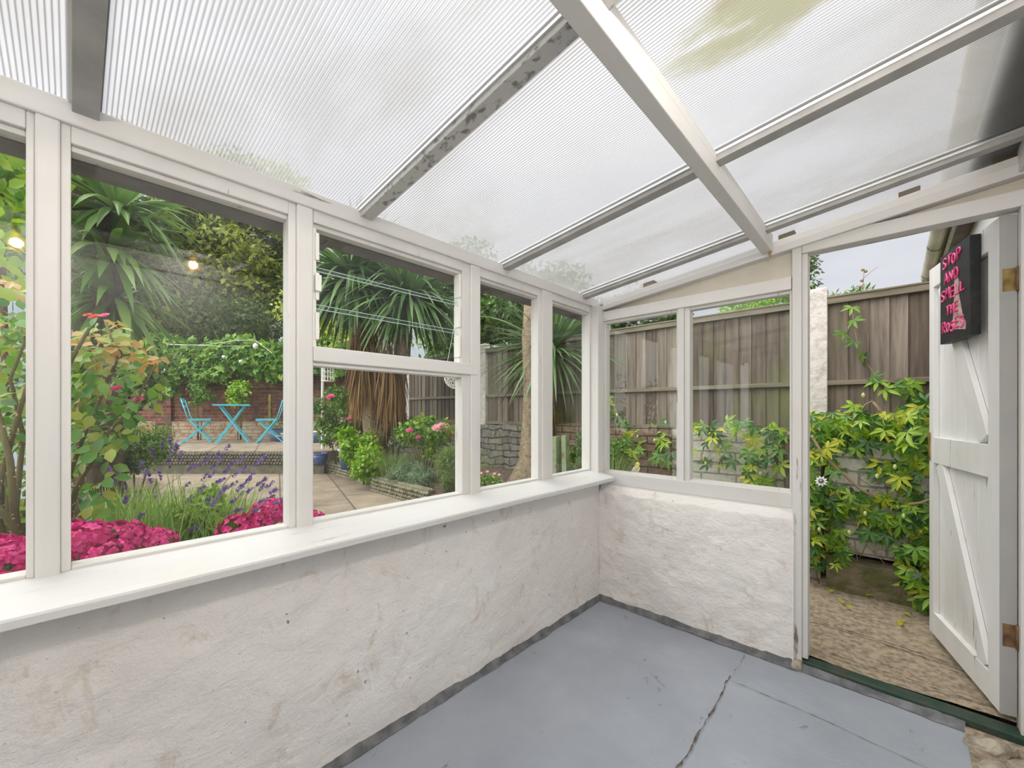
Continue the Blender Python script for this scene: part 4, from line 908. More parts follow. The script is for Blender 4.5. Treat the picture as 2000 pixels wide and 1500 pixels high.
# ------------------------------------------------------------ trees and hedges beyond the garden
def tree(name, label, px, py, d, R_, k, cr, n, mat, L=.14, w=.07, cat='tree', group='trees beyond the garden', mat2=None, ground=.4, trunkr=.12, branches=5, tpl=KITE):
    c = W(px, py, d); e = empty(name, (c.x, c.y, ground), label, cat, group)
    foliage('foliage', mat, e, clumps(c, R_, k, cr, n), L, w, tpl, .6)
    if mat2: foliage('foliage', mat2, e, clumps(c, [q*.85 for q in R_], k//2, cr*1.1, n), L, w, tpl, .8)
    m = MB(); m.tube([(c.x, c.y, ground-.1), (c.x+.1, c.y, (ground+c.z)/2), (c.x, c.y, c.z+R_[2]*.4)], [trunkr*1.3, trunkr, trunkr*.4], 10)
    for i in range(branches):
        a = rng.random()*2*PI; z = ground+(c.z-ground)*(.45+.5*rng.random()); q = Vector((c.x+math.cos(a)*R_[0]*.75, c.y+math.sin(a)*R_[1]*.75, z+R_[2]*(.2+.4*rng.random())))
        m.tube([(c.x, c.y, z), (Vector((c.x, c.y, z))+q)/2+Vector((0, 0, -.05)), q], [trunkr*.45, trunkr*.3, trunkr*.1], 6)
    m.build('trunk', M_BARK, e, smooth=True); return e
tree('broadleaf_tree', 'large yellow-green tree rising behind the ivy wall in the second pane', 470, 490, 13, (2.6, 2.2, 2.9), 95, .62, 190, L_TREE, .17, .085, mat2=L_TREED, trunkr=.2)
tree('broadleaf_tree', 'darker tree between the yucca and the yellow-green tree', 330, 560, 12, (1.9, 1.6, 2.4), 60, .6, 170, L_TREED, .17, .085, mat2=L_TREE)
tree('broadleaf_tree', 'leafy tree at the far left behind the yucca', 150, 430, 9, (1.8, 1.5, 2.4), 55, .55, 150, L_TREED, .14, .07)
tree('hedge_tree', 'dark evergreen mass just above the ivy in the second pane', 440, 655, 11.5, (3.2, 1.0, .85), 70, .5, 150, L_TREED, .12, .06, cat='hedge')
tree('garden_tree', 'yellow-green bush behind the shaggy cordyline crown', 660, 640, 9.5, (1.0, 1.0, 1.3), 30, .42, 150, L_TREE, .11, .055)
tree('garden_tree', 'dark green tree hung with ivy right of the shaggy cordyline', 905, 610, 7.6, (.62, .6, 1.35), 40, .33, 150, L_MID, .10, .06, mat2=L_TREED)
tree('garden_tree', 'golden green bush low behind the cordyline and above the fence', 868, 672, 8.2, (.5, .5, .45), 14, .26, 120, L_BRIGHT, .09, .045)
tree('garden_tree', 'green tree behind the fence seen above the slim cordyline', 1010, 600, 7.0, (1.3, .6, .55), 34, .35, 150, L_MID, .10, .05, mat2=L_TREED)
tree('garden_tree', 'dark green tree over the fence in the first end window', 1215, 632, 7.4, (1.1, .5, .42), 30, .28, 170, L_TREED, .08, .04, mat2=L_MID)
tree('conifer', 'yellow-green conifer top above the fence in the second end window', 1490, 606, 6.6, (.55, .45, .42), 34, .17, 170, L_BRIGHT, .06, .022, trunkr=.06)
tree('garden_shrub', 'feathery shrub showing over the fence beside the concrete post', 1655, 603, 4.6, (.24, .2, .20), 14, .10, 70, L_MID, .06, .016, cat='shrub', group='shrubs over the doorway fence', trunkr=.02)
tree('garden_shrub', 'feathery shrub over the fence near the house gutter', 1760, 600, 4.9, (.34, .2, .20), 18, .10, 70, L_MID, .06, .016, cat='shrub', group='shrubs over the doorway fence', trunkr=.02)
tree('garden_shrub', 'tall dark conifer edge behind the door post', 1566, 560, 7.5, (.22, .2, .9), 14, .18, 120, L_TREED, .07, .025, cat='shrub', group='shrubs over the doorway fence', trunkr=.03)
def vine_shoot(parent):
  m = MB(); a0 = W(1690, 600, 3.2); m.tube([a0, W(1685, 560, 3.2), W(1688, 528, 3.2)], [.004, .003, .002], 5); m.tube([W(1685, 545, 3.2), W(1700, 532, 3.2), W(1715, 520, 3.2)], .0018, 5)
  for q in ((1685, 527), (1683, 548), (1691, 530), (1680, 560)): m.ball(W(q[0], q[1], 3.2), .012, 6, 4)
  tag(m.build('bare_shoot', M_TWIG, parent), 'thin bare vine shoot standing up against the sky')

# ivy along the far wall
iv = empty('ivy', WZ(440, 2.1, 8.7), 'thick mass of ivy and climber spilling over the far brick wall', 'ivy')
ells = []
for i in range(46):
    px = 280+380*i/45; ells.append((W(px, 700+14*math.sin(i*1.7)-8*math.sin(i*.35), 8.65), (.30, .22, .32), 150))
for px, py, r in ((340, 735, .2), (400, 735, .18), (335, 760, .15), (430, 728, .2), (300, 720, .3), (545, 715, .3), (600, 720, .3)): ells.append((W(px, py, 8.5), (r, r*.6, r), 90))
foliage('foliage', L_IVY, iv, ells, .11, .10, IVY, .5)
for px, py in ((300, 723), (437, 697), (324, 722), (470, 706)): MB().ball(W(px, py, 8.3), .035, 8, 5).build('white_flower', M_WHITE, iv, smooth=True)
def shrub(name, label, px, py, d, R_, k, cr, n, mat, L, w, tpl=OVAL, ground=.5, cat='shrub', stems=4, group=None, flowers=(), fmat=None, fr=.035, d2=None):
    c = W(px, py, d); e = empty(name, (c.x, c.y, ground), label, cat, group)
    foliage('foliage', mat, e, clumps(c, R_, k, cr, n), L, w, tpl, .8)
    m = MB(); 
    for i in range(stems):
        a = rng.random()*2*PI; q = Vector((c.x+math.cos(a)*R_[0]*.7, c.y+math.sin(a)*R_[1]*.7, c.z+R_[2]*.5*rng.random()))
        m.tube([(c.x+.03*math.cos(a), c.y+.03*math.sin(a), ground-.05), (Vector((c.x, c.y, ground))+q)/2, q], [.010, .008, .003], 6)
    m.build('stems', M_CANE, e, smooth=True)
    for fx, fy, fd, s in flowers: rose(e, W(fx, fy, fd), fr*s, fmat)
    return e
def rose(parent, c, r, mat, name='rose_bloom'):
    P = []; D = []; U = []; S = []
    for ring, (n, tilt, rr, s) in enumerate(((4, .15, .15, .7), (6, .5, .3, .85), (8, .95, .45, 1.0))):
        for i in range(n):
            a = 2*PI*i/n+ring*.5+rng.random()*.3; o = np.array([math.cos(a), math.sin(a), 0]); up = np.array([0, 0, 1.])
            f = np.array(FW)*-1; # face roughly towards the house and up
            q = Vector(f*.6+up*.8).to_track_quat('Z', 'Y').to_matrix(); q = np.array(q)
            P.append(np.array(c)+q@(o*r*rr*.6)); D.append(q@(o*math.sin(tilt)+up*math.cos(tilt))); U.append(q@(up*math.sin(tilt)-o*math.cos(tilt))); S.append(s)
    S = np.array(S); return leaves(name, mat, parent, np.array(P), np.array(D), np.array(U), r*1.1*S, r*1.1*S, OVAL)
shrub('climbing_rose', 'small yellow-green climbing rose against the brick wall above the table', 467, 765, 8.35, (.42, .12, .26), 14, .14, 70, L_BRIGHT, .06, .04, ground=.72, cat='rose')
shrub('climbing_rose', 'loose climbing rose on the brick wall behind the left chair', 390, 770, 8.4, (.45, .1, .35), 12, .12, 40, L_MID, .06, .035, ground=.72, cat='rose', stems=7)
shrub('juniper', 'low dark green feathery shrub left of the raised terrace', 262, 872, 4.3, (.30, .3, .19), 26, .11, 200, L_MID, .045, .012, KITE, ground=.42)
shrub('juniper', 'dense dark shrub at the foot of the yucca', 200, 880, 3.6, (.32, .3, .25), 20, .12, 160, L_TREED, .05, .02, KITE, ground=.42)
shrub('rose_bush', 'dark leggy rose bush with three pink blooms left of the shaggy cordyline', 662, 812, 5.9, (.42, .35, .42), 34, .15, 110, L_MID, .055, .03, ground=.55, cat='rose', stems=12, flowers=((646, 777, 5.5, 1.5), (690, 801, 5.5, 1.1), (683, 819, 5.5, 1.1)), fmat=L_PINK)
shrub('laurel_bush', 'glossy bright green bush growing in the tall blue pot', 697, 866, 5.2, (.20, .18, .20), 16, .09, 70, L_BRIGHT, .075, .035, ground=.6)
shrub('box_bush', 'bright yellow-green bush at the corner of the pebble edging', 716, 912, 4.75, (.16, .16, .24), 22, .08, 90, L_BRIGHT, .045, .025, ground=.5)
shrub('rose_bush', 'rose bush with pale pink blooms in front of the grey stone wall', 830, 850, 4.5, (.42, .25, .20), 20, .11, 50, L_ROSE, .05, .035, ground=.5, cat='rose', stems=9, flowers=((801, 842, 4.3, 1.0), (817, 855, 4.3, .7)), fmat=L_PINK)
bl = empty('rose_bush', W(858, 880, 4.35), 'slender rose stem carrying a cluster of palest pink blooms', 'rose')
m = MB(); m.tube([WZ(848, .5, 4.35), W(850, 900, 4.35), W(858, 842, 4.3)], [.008, .006, .004], 6); m.build('stem', M_CANE, bl)
for q in ((853, 838, 1.2), (863, 834, 1.2), (866, 840, .9)): rose(bl, W(q[0], q[1], 4.3), .04*q[2], L_PALE)
foliage('foliage', L_ROSE, bl, [(W(835, 822, 4.35), (.09, .07, .06), 50), (W(848, 860, 4.35), (.08, .06, .10), 50)], .05, .035, OVAL)
shrub('silver_mound', 'rounded silver-grey feathery mound nearest the fence bed', 823, 930, 4.3, (.15, .15, .12), 18, .06, 160, L_SANT, .035, .006, KITE, ground=.5, cat='herb')
shrub('silver_mound', 'silver-grey feathery mound left of the other mound', 785, 925, 4.4, (.14, .13, .10), 14, .06, 140, L_SANT, .035, .006, KITE, ground=.5, cat='herb')
shrub('fennel_clump', 'soft feathery green clump beside the window frame in the bed', 882, 915, 4.0, (.15, .14, .18), 18, .07, 200, L_GRASS, .06, .006, KITE, ground=.5, cat='herb')
shrub('dark_bush', 'dark bush behind the roses against the fence', 770, 838, 5.6, (.40, .25, .22), 18, .14, 130, L_TREED, .05, .02, KITE, ground=.55)
def tuft(name, label, base, n, L, spread, lean, mat, wid=.006, droop=.5, cat='grass'):
    e = empty(name, base, label, cat); a = rng.random(n)*2*PI; s = spread*rng.random(n)**.5
    d = np.stack([np.cos(a)*s+lean[0], np.sin(a)*s+lean[1], np.ones(n)], 1); b = np.array(base)+np.stack([np.cos(a), np.sin(a), 0*a], 1)*.10*rng.random((n, 1))
    straps('blades', mat, e, b, d, L*(.6+.5*rng.random(n)), wid, droop, 6); return e
tuft('lavender_clump', 'wispy grey-green lavender clump in the middle of the bed', WZ(765, .52, 4.65), 260, .50, .6, (.1, .1, 0), L_GRASS, .006, .45, 'lavender')
tuft('lavender_clump', 'grassy clump leaning over behind the silver mounds', WZ(800, .52, 4.7), 220, .45, .7, (0, 0, 0), L_SANT, .006, .5, 'lavender')
tuft('grass_clump', 'wispy grass clump at the right end of the bed behind the frame', WZ(905, .5, 4.2), 220, .52, .5, (0, 0, 0), L_GRASS, .005, .4)
tuft('dry_grass', 'dry brown twiggy tuft in front of the fence at the window edge', WZ(878, .95, 4.9), 70, .38, .9, (0, 0, 0), L_DRY, .005, .15)
tuft('weed_clump', 'thin pale weeds outside the left end window', WZ(1198, .70, 3.3), 110, .40, .5, (0, 0, 0), L_GRASS, .004, .3)
shrub('dark_shrub', 'small-leaved dark shrub outside the first end window', 1207, 885, 3.5, (.10, .10, .16), 14, .06, 130, L_MID, .022, .014, OVAL, ground=.5)
shrub('dark_shrub', 'small-leaved dark shrub in the corner pane beside the green post', 1130, 878, 4.1, (.14, .12, .15), 16, .07, 110, L_MID, .03, .018, OVAL, ground=.5)
shrub('low_herb', 'low bright herb cushion in the corner pane', 1128, 906, 3.9, (.13, .10, .05), 10, .05, 120, L_GRASS, .03, .006, KITE, ground=.55, cat='herb')
dz = shrub('daisy_plant', 'small green plant with purple daisies at the foot of the corky trunk', 955, 938, 3.9, (.10, .08, .05), 12, .045, 60, L_ROSE, .03, .018, OVAL, ground=.52, cat='plant')
for q in ((940, 925), (952, 922), (966, 926), (975, 928)): rose(dz, W(q[0], q[1], 3.85), .014, L_PALE, 'daisy')
m = MB(); p = WZ(1088, .4, 3.95); q = W(1088, 852, 3.95); m.beam(p, q, .10, .05, (1, 0, 0)); p2 = WZ(1106, .4, 3.9); q2 = W(1104, 850, 3.9); m.beam(p2, q2, .06, .05, (1, 0, 0))
tag(m.build('green_post', simple('flaking_green_paint', (.24, .30, .17), (.20, .13, .07), 18, .8, .004, 30, lo=.5, hi=.65)), 'old post with flaking pale green paint in the corner pane', 'post')
rock('red_flower', W(1138, 917, 3.0), .018, (1.2, 1, .7), 'small red ornament on the outside ledge in the corner pane', 'ornament', 3, simple('red_paint', (.60, .03, .05)))

# ------------------------------------------------------------ hanging things
cg = empty('bird_cage', W(640, 745, 6.3), 'white wire bird cage hanging among leaves left of the shaggy cordyline', 'bird cage')
cc = W(640, 745, 6.3); m = MB(); r = .09
for k in range(14): a = 2*PI*k/14; m.tube([cc+Vector((r*math.cos(a), r*math.sin(a), z)) for z in (0, .22)] + [cc+Vector((r*.6*math.cos(a), r*.6*math.sin(a), .29)), cc+Vector((0, 0, .33))], .004, 5)
for z in (0, .075, .15, .22): m.tube([cc+Vector((r*math.cos(2*PI*k/18), r*math.sin(2*PI*k/18), z)) for k in range(19)], .004, 5)
m.build('wire_bars', M_WHITE, cg); m = MB(); m.lathe([(.001, 0), (r, 0), (r, .012), (.001, .012)], cc, 18); m.build('base', M_WHITE, cg)
m = MB(); m.tube([WZ(630, .5, 6.4), W(630, 760, 6.4), W(631, 700, 6.4)], .022, 8); tag(m.build('white_pole', M_WHITE), 'slim white garden pole behind the bird cage', 'pole')
fb = empty('filigree_basket', W(889, 760, 2.22), 'white filigree wire half bowl hanging outside under the middle rail', 'hanging basket')
cc = W(889, 737, 2.22); m = MB(); r = .058
m.tube([cc+Vector((r*math.cos(2*PI*k/24), r*math.sin(2*PI*k/24), 0)) for k in range(25)], .0035, 6)
for k in range(12):
    a = 2*PI*k/12; m.tube([cc+Vector((r*math.cos(t_)*math.cos(a+.25*math.sin(3*t_)), r*math.cos(t_)*math.sin(a+.25*math.sin(3*t_)), -r*1.05*math.sin(t_))) for t_ in np.linspace(0, PI/2, 8)], .0022, 5)
    for t0 in (.35, .8):
        ctr = Vector((math.cos(t0)*math.cos(a+.26), math.cos(t0)*math.sin(a+.26), -math.sin(t0)))*r; nn = ctr.normalized(); x = nn.orthogonal(); y = nn.cross(x)
        m.tube([cc+ctr+(x*math.cos(s)+y*math.sin(s))*(.010-.0012*s) for s in np.linspace(0, 6.5, 12)], .0018, 5)
m.build('bowl', M_WHITE, fb, smooth=True)
m = MB()
for k in range(3): a = 2*PI*k/3; m.tube([cc+Vector((r*math.cos(a), r*math.sin(a), 0)), cc+Vector((0, 0, .30))], .0012, 4)
m.tube([cc+Vector((0, 0, .30)), cc+Vector((0, 0, 2.0-cc.z))], .0015, 4); m.build('chain', M_WHITE, fb)
ws = empty('string_light', W(420, 668, 8.0), 'thin wire string with one white bulb above the ivy', 'string light')
m = MB(); m.tube([W(330, 673, 8.2), W(400, 674, 8), W(460, 665, 8), W(498, 664, 8), W(532, 690, 8)], .0045, 5); m.tube([W(332, 672, 8.2), W(430, 676, 8), W(490, 676, 8)], .003, 5); m.build('wire', M_WHITE, ws)
m = MB(); m.ball(W(499, 676, 8), .045, 10, 7, (1, 1, 1.3)); m.build('bulb', M_WHITE, ws, smooth=True)

# yellow bird ornament on the outer ledge of the end window
bp = onplane(1240, 926, 1, .14); bz = .868
tag(MB().box((-.05, .105, .82), (1.11, .24, bz)).build('trim_%d' % ti[0], M_RENDER), kind='structure'); ti[0] += 1
bd = empty('bird_figurine', (bp.x, .155, bz), 'small yellow and blue bird ornament on the ledge outside the end window', 'ornament')
M_YEL = simple('yellow_glaze', (.80, .68, .10), (.72, .70, .25), 20, .35); M_WING = simple('grey_blue_glaze_wing', (.33, .36, .50), (.6, .62, .62), 40, .4); M_ORG = simple('orange_glaze', (.65, .25, .08))
o_ = Vector((bp.x, .155, bz))
def BB(l): return o_ + RT*l[0] + Vector((0, 0, l[1])) - FW*l[2]
q = Matrix.Rotation(YAW, 3, 'Z') @ Matrix.Rotation(-.75, 3, 'Y')
m = MB(); m.ball(BB((.0, .030, 0)), .024, 16, 10, (1.35, .8, .9), q); m.ball(BB((.012, .068, 0)), .0145, 14, 8); m.tube([BB((.004, .045, 0)), BB((.011, .062, 0))], [.017, .013], 12); m.build('body', M_YEL, bd, smooth=True)
m = MB(); m.ball(BB((-.008, .032, .017)), .018, 12, 8, (1.5, .35, .7), q); m.tube([BB((-.016, .022, .006)), BB((-.042, .002, .004))], [.010, .004], 8); m.build('wing', M_WING, bd, smooth=True)
m = MB(); m.tube([BB((-.001, .068, .004)), BB((-.014, .065, .006))], [.005, .001], 8); m.build('beak', M_ORG, bd, smooth=True)
m = MB(); m.ball(BB((.006, .071, .0125)), .0022, 8, 5); m.build('eye', M_JOINT, bd)
m = MB(); m.lathe([(.001, 0), (.017, 0), (.014, .010), (.001, .012)], o_, 12); m.build('base', M_ORG, bd, smooth=True)

# ------------------------------------------------------------ left side: hydrangeas, lavender, roses, painted boards
def mophead(parent, c, r):
    n = 130; d = unit(rng.normal(size=(n*2, 3))); d = d[d[:, 2] > -.45][:n]; d = d*np.array([1, 1, .72]); P = []; D = []; U = []
    for v in d:
        ctr = np.array(c)+v*r*(.76+.24*rng.random()); nn = v/np.linalg.norm(v); x = np.cross(nn, rng.normal(size=3)); x /= np.linalg.norm(x); y = np.cross(nn, x)
        for a in range(4): q = x*math.cos(a*PI/2)+y*math.sin(a*PI/2); P.append(ctr); D.append(q+nn*(.1+.4*rng.random())); U.append(nn+rng.normal(size=3)*.25)
    m = leaves('flower_head', L_HYD, parent, np.array(P), np.array(D), np.array(U), r*.21, r*.20, OVAL); return m
def hydrangea(label, heads, base):
    e = empty('hydrangea', base, label, 'hydrangea'); m = MB(); E = []
    for px, py, d, r in heads:
        c = W(px, py, d); mophead(e, c, r); m.tube([base, (Vector(base)+c)/2+Vector((.02, .02, .05)), c], [.008, .006, .005], 6); E.append((c-Vector((0, 0, r*1.15))-RT*.02, (r*.8, r*.8, r*.45), 20))
    m.build('stems', M_CANE, e, smooth=True); foliage('foliage', L_MID, e, E, .11, .075, OVAL, .6, .5)
hydrangea('bright magenta hydrangea at the bottom left of the second pane', [(175, 1062, 1.30, .088), (238, 1050, 1.36, .075), (300, 1062, 1.42, .070), (215, 1085, 1.27, .062), (140, 1045, 1.45, .07)], WZ(225, .43, 1.38))
hydrangea('magenta hydrangea at the bottom right of the second pane', [(466, 1034, 1.62, .078), (505, 1030, 1.66, .062), (530, 1003, 1.76, .088)], WZ(500, .43, 1.70))
hydrangea('magenta hydrangea bloom peeping past the post into the third window', [(608, 1020, 1.98, .075)], WZ(608, .43, 1.98))
hydrangea('magenta hydrangea in the leftmost pane', [(22, 1095, 1.16, .075), (-25, 1085, 1.20, .08), (40, 1072, 1.25, .05)], WZ(10, .43, 1.2))

lav = empty('lavender_bush', WZ(370, .43, 1.95), 'sprawling lavender with purple spikes leaning right in the second pane', 'lavender')
def strapset(name, mat, parent, S, E_, wid, droop=.15):
    S = np.array(S); E_ = np.array(E_); d = E_-S; L = np.linalg.norm(d, axis=1); d[:, 2] += droop*L
    return straps(name, mat, parent, S, d, L, wid, droop, 6)
S = []; E_ = []
for i in range(1100):
    bx, by = rng.uniform(190, 480), 1075; S.append(W(bx, by+rng.uniform(-10, 40), rng.uniform(1.65, 2.15)))
    E_.append(W(bx+rng.uniform(-50, 70), rng.uniform(925, 1040)+.0*bx, rng.uniform(1.6, 2.3)))
strapset('foliage', L_LAV, lav, S, E_, .005)
S = []; E_ = []; sp0 = None
tips = [(438, 880), (418, 895), (462, 905), (505, 905), (495, 912), (470, 925), (452, 935), (487, 935), (515, 955), (505, 960), (498, 950), (480, 965), (510, 945), (460, 960), (440, 955), (430, 965), (525, 965), (535, 985),
        (331, 870), (335, 885), (340, 890), (318, 880), (300, 895), (345, 880), (395, 905), (380, 915), (365, 920), (410, 915), (240, 940), (272, 920), (315, 940), (295, 945), (240, 985), (190, 985), (305, 985), (245, 960), (210, 930), (355, 955),
        (382, 965), (400, 980), (375, 1000), (410, 990), (450, 985), (455, 1000), (490, 1000), (430, 1010), (465, 975), (345, 1040), (365, 1035), (268, 1015), (350, 900), (422, 905), (445, 915), (405, 935), (420, 945), (436, 925), (476, 948), (392, 940), (332, 915), (282, 935), (225, 950), (360, 985), (395, 1010), (420, 975), (500, 985), (520, 975)]
for (tx, ty) in tips:
    d = rng.uniform(1.6, 2.05); e_ = W(tx, ty, d); s_ = W(tx-rng.uniform(40, 150) if tx > 350 else tx+rng.uniform(-30, 50), 1075, d+.05); S.append(s_); E_.append(e_)
    ax = (e_-s_).normalized(); ax = (ax+Vector((0, 0, -.15))+RT*.15).normalized(); L = rng.uniform(.035, .060)
    n = 26; tt = rng.random(n)*L; aa = rng.random(n)*2*PI; ox = ax.orthogonal().normalized(); oy = ax.cross(ox)
    P = np.array([np.array(e_+ax*float(t_)) for t_ in tt]); Dd = np.array([np.array(ax*.9+ox*math.cos(a)+oy*math.sin(a)) for a in aa])
    leaves('flower_spike', L_LAVF, lav, P, Dd, np.tile(np.array(ax), (n, 1)), .013, .009, OVAL)
strapset('stalks', L_LAVS, lav, S, E_, .0035, .12)
# wiggly extra pale seed heads on the left
shrub('herb_clump', 'soft bright green herb clump just behind the left magenta hydrangea', 390, 1000, 1.85, (.10, .10, .09), 14, .05, 90, L_LAV, .035, .016, OVAL, ground=.43, cat='herb')

rb = empty('rose_bush', WZ(90, .43, 1.55), 'tall thorny rose bush with bronze young leaves left in the second pane', 'rose')
CN = [[(60, 1200, 1.5), (30, 1000, 1.5), (45, 850, 1.5), (20, 740, 1.45), (60, 640, 1.4)], [(40, 1190, 1.45), (-10, 980, 1.45), (30, 830, 1.4), (60, 730, 1.35)],
      [(70, 1190, 1.5), (45, 1060, 1.4), (5, 1000, 1.35), (-40, 960, 1.35)], [(80, 1190, 1.55), (110, 1000, 1.6), (160, 860, 1.6), (230, 700, 1.6), (205, 625, 1.6)],
      [(90, 1190, 1.6), (150, 950, 1.6), (215, 840, 1.6), (262, 790, 1.6), (305, 710, 1.65)], [(70, 1200, 1.5), (100, 900, 1.5), (130, 720, 1.5), (175, 640, 1.5)], [(40, 1180, 1.4), (20, 900, 1.38), (-5, 800, 1.4)]]
th_ = MB(); ALL = []
for j, c in enumerate(CN):
    P = [W(*q) for q in c]; m = MB(); m.tube(P, [.011, .009, .007, .005, .004][:len(P)] if j != 2 else .009, 8); m.build('cane', M_CANE, rb, smooth=True)
    for a, b in zip(P[:-1], P[1:]):
        for k in range(int((b-a).length/.022)):
            q = a.lerp(b, rng.random()); s = Vector(rng.normal(size=3)).cross(b-a).normalized(); th_.tube([q+s*.006, q+s*.016-Vector((0, 0, .002))], [.0025, .0003], 4, False)
        for k in range(int((b-a).length/.035)): ALL.append(a.lerp(b, rng.random()))
th_.build('thorns', M_THORN, rb)
def roseleaves(mat, regions, L=.055):
    P = []; D = []; U = []
    for x0, x1, y0, y1, d0, d1, n in regions:
        for i in range(n):
            c = np.array(W(rng.uniform(x0, x1), rng.uniform(y0, y1), rng.uniform(d0, d1))); dr = unit(rng.normal(size=3)+np.array([0, 0, -.5])); up = unit(rng.normal(size=3)*.5+np.array([0, 0, .8])-np.array(FW)*.6)
            sd = unit(np.cross(dr, up)); 
            for off, q in ((L*.9, dr), (L*.35, dr*.5+sd), (L*.35, dr*.5-sd)): P.append(c+dr*off*.9); D.append(q+rng.normal(size=3)*.12); U.append(up+rng.normal(size=3)*.15)
    n = len(P); s = .7+.6*rng.random(n); return leaves('foliage', mat, rb, np.array(P), np.array(D), np.array(U), L*s, L*.72*s, OVAL, True)
roseleaves(L_ROSE, [(135, 250, 700, 880, 1.5, 1.9, 75), (135, 220, 640, 740, 1.5, 1.8, 22), (230, 300, 690, 790, 1.6, 1.9, 16), (135, 205, 870, 1030, 1.5, 1.9, 40), (-30, 55, 560, 830, 1.35, 1.9, 75), (-30, 50, 800, 900, 1.5, 2.0, 14)], .052)
roseleaves(L_ROSEO, [(150, 230, 640, 700, 1.55, 1.8, 14), (230, 320, 670, 710, 1.6, 1.9, 14), (-20, 50, 540, 660, 1.4, 1.8, 14), (140, 200, 720, 800, 1.6, 1.8, 5)], .048)
for px, py, s, mt in ((270, 784, 1.0, L_PINK), (229, 761, .9, L_PINK), (206, 618, .7, L_PINK), (186, 621, .8, L_RED), (172, 617, .6, L_RED)): rose(rb, W(px, py, 1.62), .021*s, mt)
cl = empty('climber', WZ(0, .43, 2.1), 'bright green climber filling the top of the leftmost pane', 'climber')
c0 = W(5, 400, 2.2); m = MB(); m.tube([WZ(0, .4, 2.2), W(10, 700, 2.2), W(0, 400, 2.2), W(25, 260, 2.2)], [.02, .016, .012, .006], 8); m.build('stem', M_BARK, cl, smooth=True)
foliage('foliage', L_BRIGHT, cl, [(W(px, py, d), (r, r, r), n) for px, py, d, r, n in ((10, 300, 2.1, .16, 60), (40, 340, 2.2, .14, 50), (0, 380, 2.1, .18, 60), (35, 430, 2.2, .14, 45), (5, 480, 2.0, .15, 40), (-30, 330, 2.2, .2, 60), (40, 270, 2.3, .15, 45), (-30, 500, 2.2, .2, 50))], .085, .055, OVAL, .9)
foliage('foliage', L_MID, cl, [(W(px, py, d), (r, r, r), n) for px, py, d, r, n in ((10, 350, 2.4, .3, 120), (10, 480, 2.5, .3, 110), (0, 260, 2.5, .3, 100))], .08, .05, OVAL, .9)
bf = empty('board_fence', W(0, 800, 2.75), 'blue-grey painted upright boards behind the roses in the leftmost pane', 'fence'); bf.location.z = .4
M_BBRD = simple('blue_grey_paint', (.40, .47, .55), (.28, .33, .40), 12, .7, .002, 30, stretch=(1, 1, .1))
for k in range(9):
    px = -170+28*k; a, b = W(px, HY, 2.75), W(px+26, HY, 2.75); a2, b2 = W(px, HY, 2.78), W(px+26, HY, 2.78)
    def zz(p, z): return Vector((p.x, p.y, z))
    MB().hexa([zz(a, .4), zz(b, .4), zz(b2, .4), zz(a2, .4), zz(a, 2.08), zz(b, 2.08), zz(b2, 2.08), zz(a2, 2.08)]).build('board', M_BBRD, bf)
prism('bed_back', [cf(-4.4, 1.2), cf(-2.0, 2.0), cf(-2.8, 3.0), cf(-4.5, 5.2), cf(-6.6, 5.9), cf(-8, 3)], -.3, .45, M_SOIL)
shrub('rose_bush', 'leafy rose at the far left below the blue-grey boards', 20, 880, 2.2, (.20, .2, .45), 14, .14, 30, L_ROSE, .06, .04, OVAL, ground=.43, cat='rose', stems=8)
shrub('leafy_shrub', 'green shrub below the yucca, behind the thorny rose', 190, 720, 3.1, (.35, .3, .40), 26, .16, 90, L_MID, .07, .045, OVAL, ground=.45)

# ------------------------------------------------------------ passion vine on the low wall
pv = empty('passion_vine', (1.35, 1.2, .05), 'passion flower vine sprawling over the painted wall and fence by the doorway', 'vine')
PVP = {0: [], 1: []}
def addleaf(px, py, y, L, yellow=0):
    P = onplane(px, py, 1, y); PVP[1 if rng.random() < yellow else 0].append((P, L))
def region(x0, x1, y0, y1, n, ya, yb, L, yel, skip=None):
    k = 0
    while k < n:
        px, py = rng.uniform(x0, x1), rng.uniform(y0, y1)
        if skip and skip(px, py): continue
        addleaf(px, py, rng.uniform(ya, yb), L*rng.uniform(.7, 1.2), yel); k += 1
blank = lambda x, y: (1645 < x < 1745 and 875 < y < 960 and rng.random() < .93) or (1655 < x < 1760 and 1050 < y and rng.random() < .85) or (y > 1110 and x < 1740 and rng.random() < .9)
region(1560, 1832, 806, 872, 150, 1.10, 1.32, .085, .22)
region(1560, 1832, 868, 1100, 230, 1.05, 1.20, .085, .16, blank)
region(1560, 1660, 1040, 1110, 14, 1.05, 1.2, .075, .1)
region(1740, 1832, 1070, 1185, 40, .95, 1.15, .09, .2, lambda x, y: x < 1750+.2*(y-1070))
region(1770, 1832, 780, 880, 18, .95, 1.2, .10, .15)
region(1350, 1545, 822, 868, 40, 1.15, 1.30, .10, .15)
region(1400, 1545, 868, 960, 30, 1.10, 1.28, .10, .25)
region(1345, 1420, 870, 950, 6, 1.15, 1.28, .085, .6)
region(1215, 1315, 840, 900, 16, 1.1, 1.25, .11, .05, lambda x, y: y < 835+.2*(x-1215))
for px, py in ((1187, 790), (1196, 800), (1205, 812), (1215, 822), (1225, 828), (1235, 838), (1245, 850), (1210, 832), (1222, 845), (1290, 828), (1280, 835), (1300, 840), (1188, 775)): addleaf(px, py, 1.3, .10, 0)
for px, py in ((1664, 600), (1668, 625), (1645, 650), (1668, 668), (1684, 692), (1705, 735), (1715, 745), (1728, 760), (1745, 752), (1768, 752), (1785, 745), (1778, 765), (1800, 790), (1810, 800), (1770, 790), (1690, 700), (1668, 790), (1675, 800)): addleaf(px, py, 1.36, .085 if py < 740 else .10, 0)
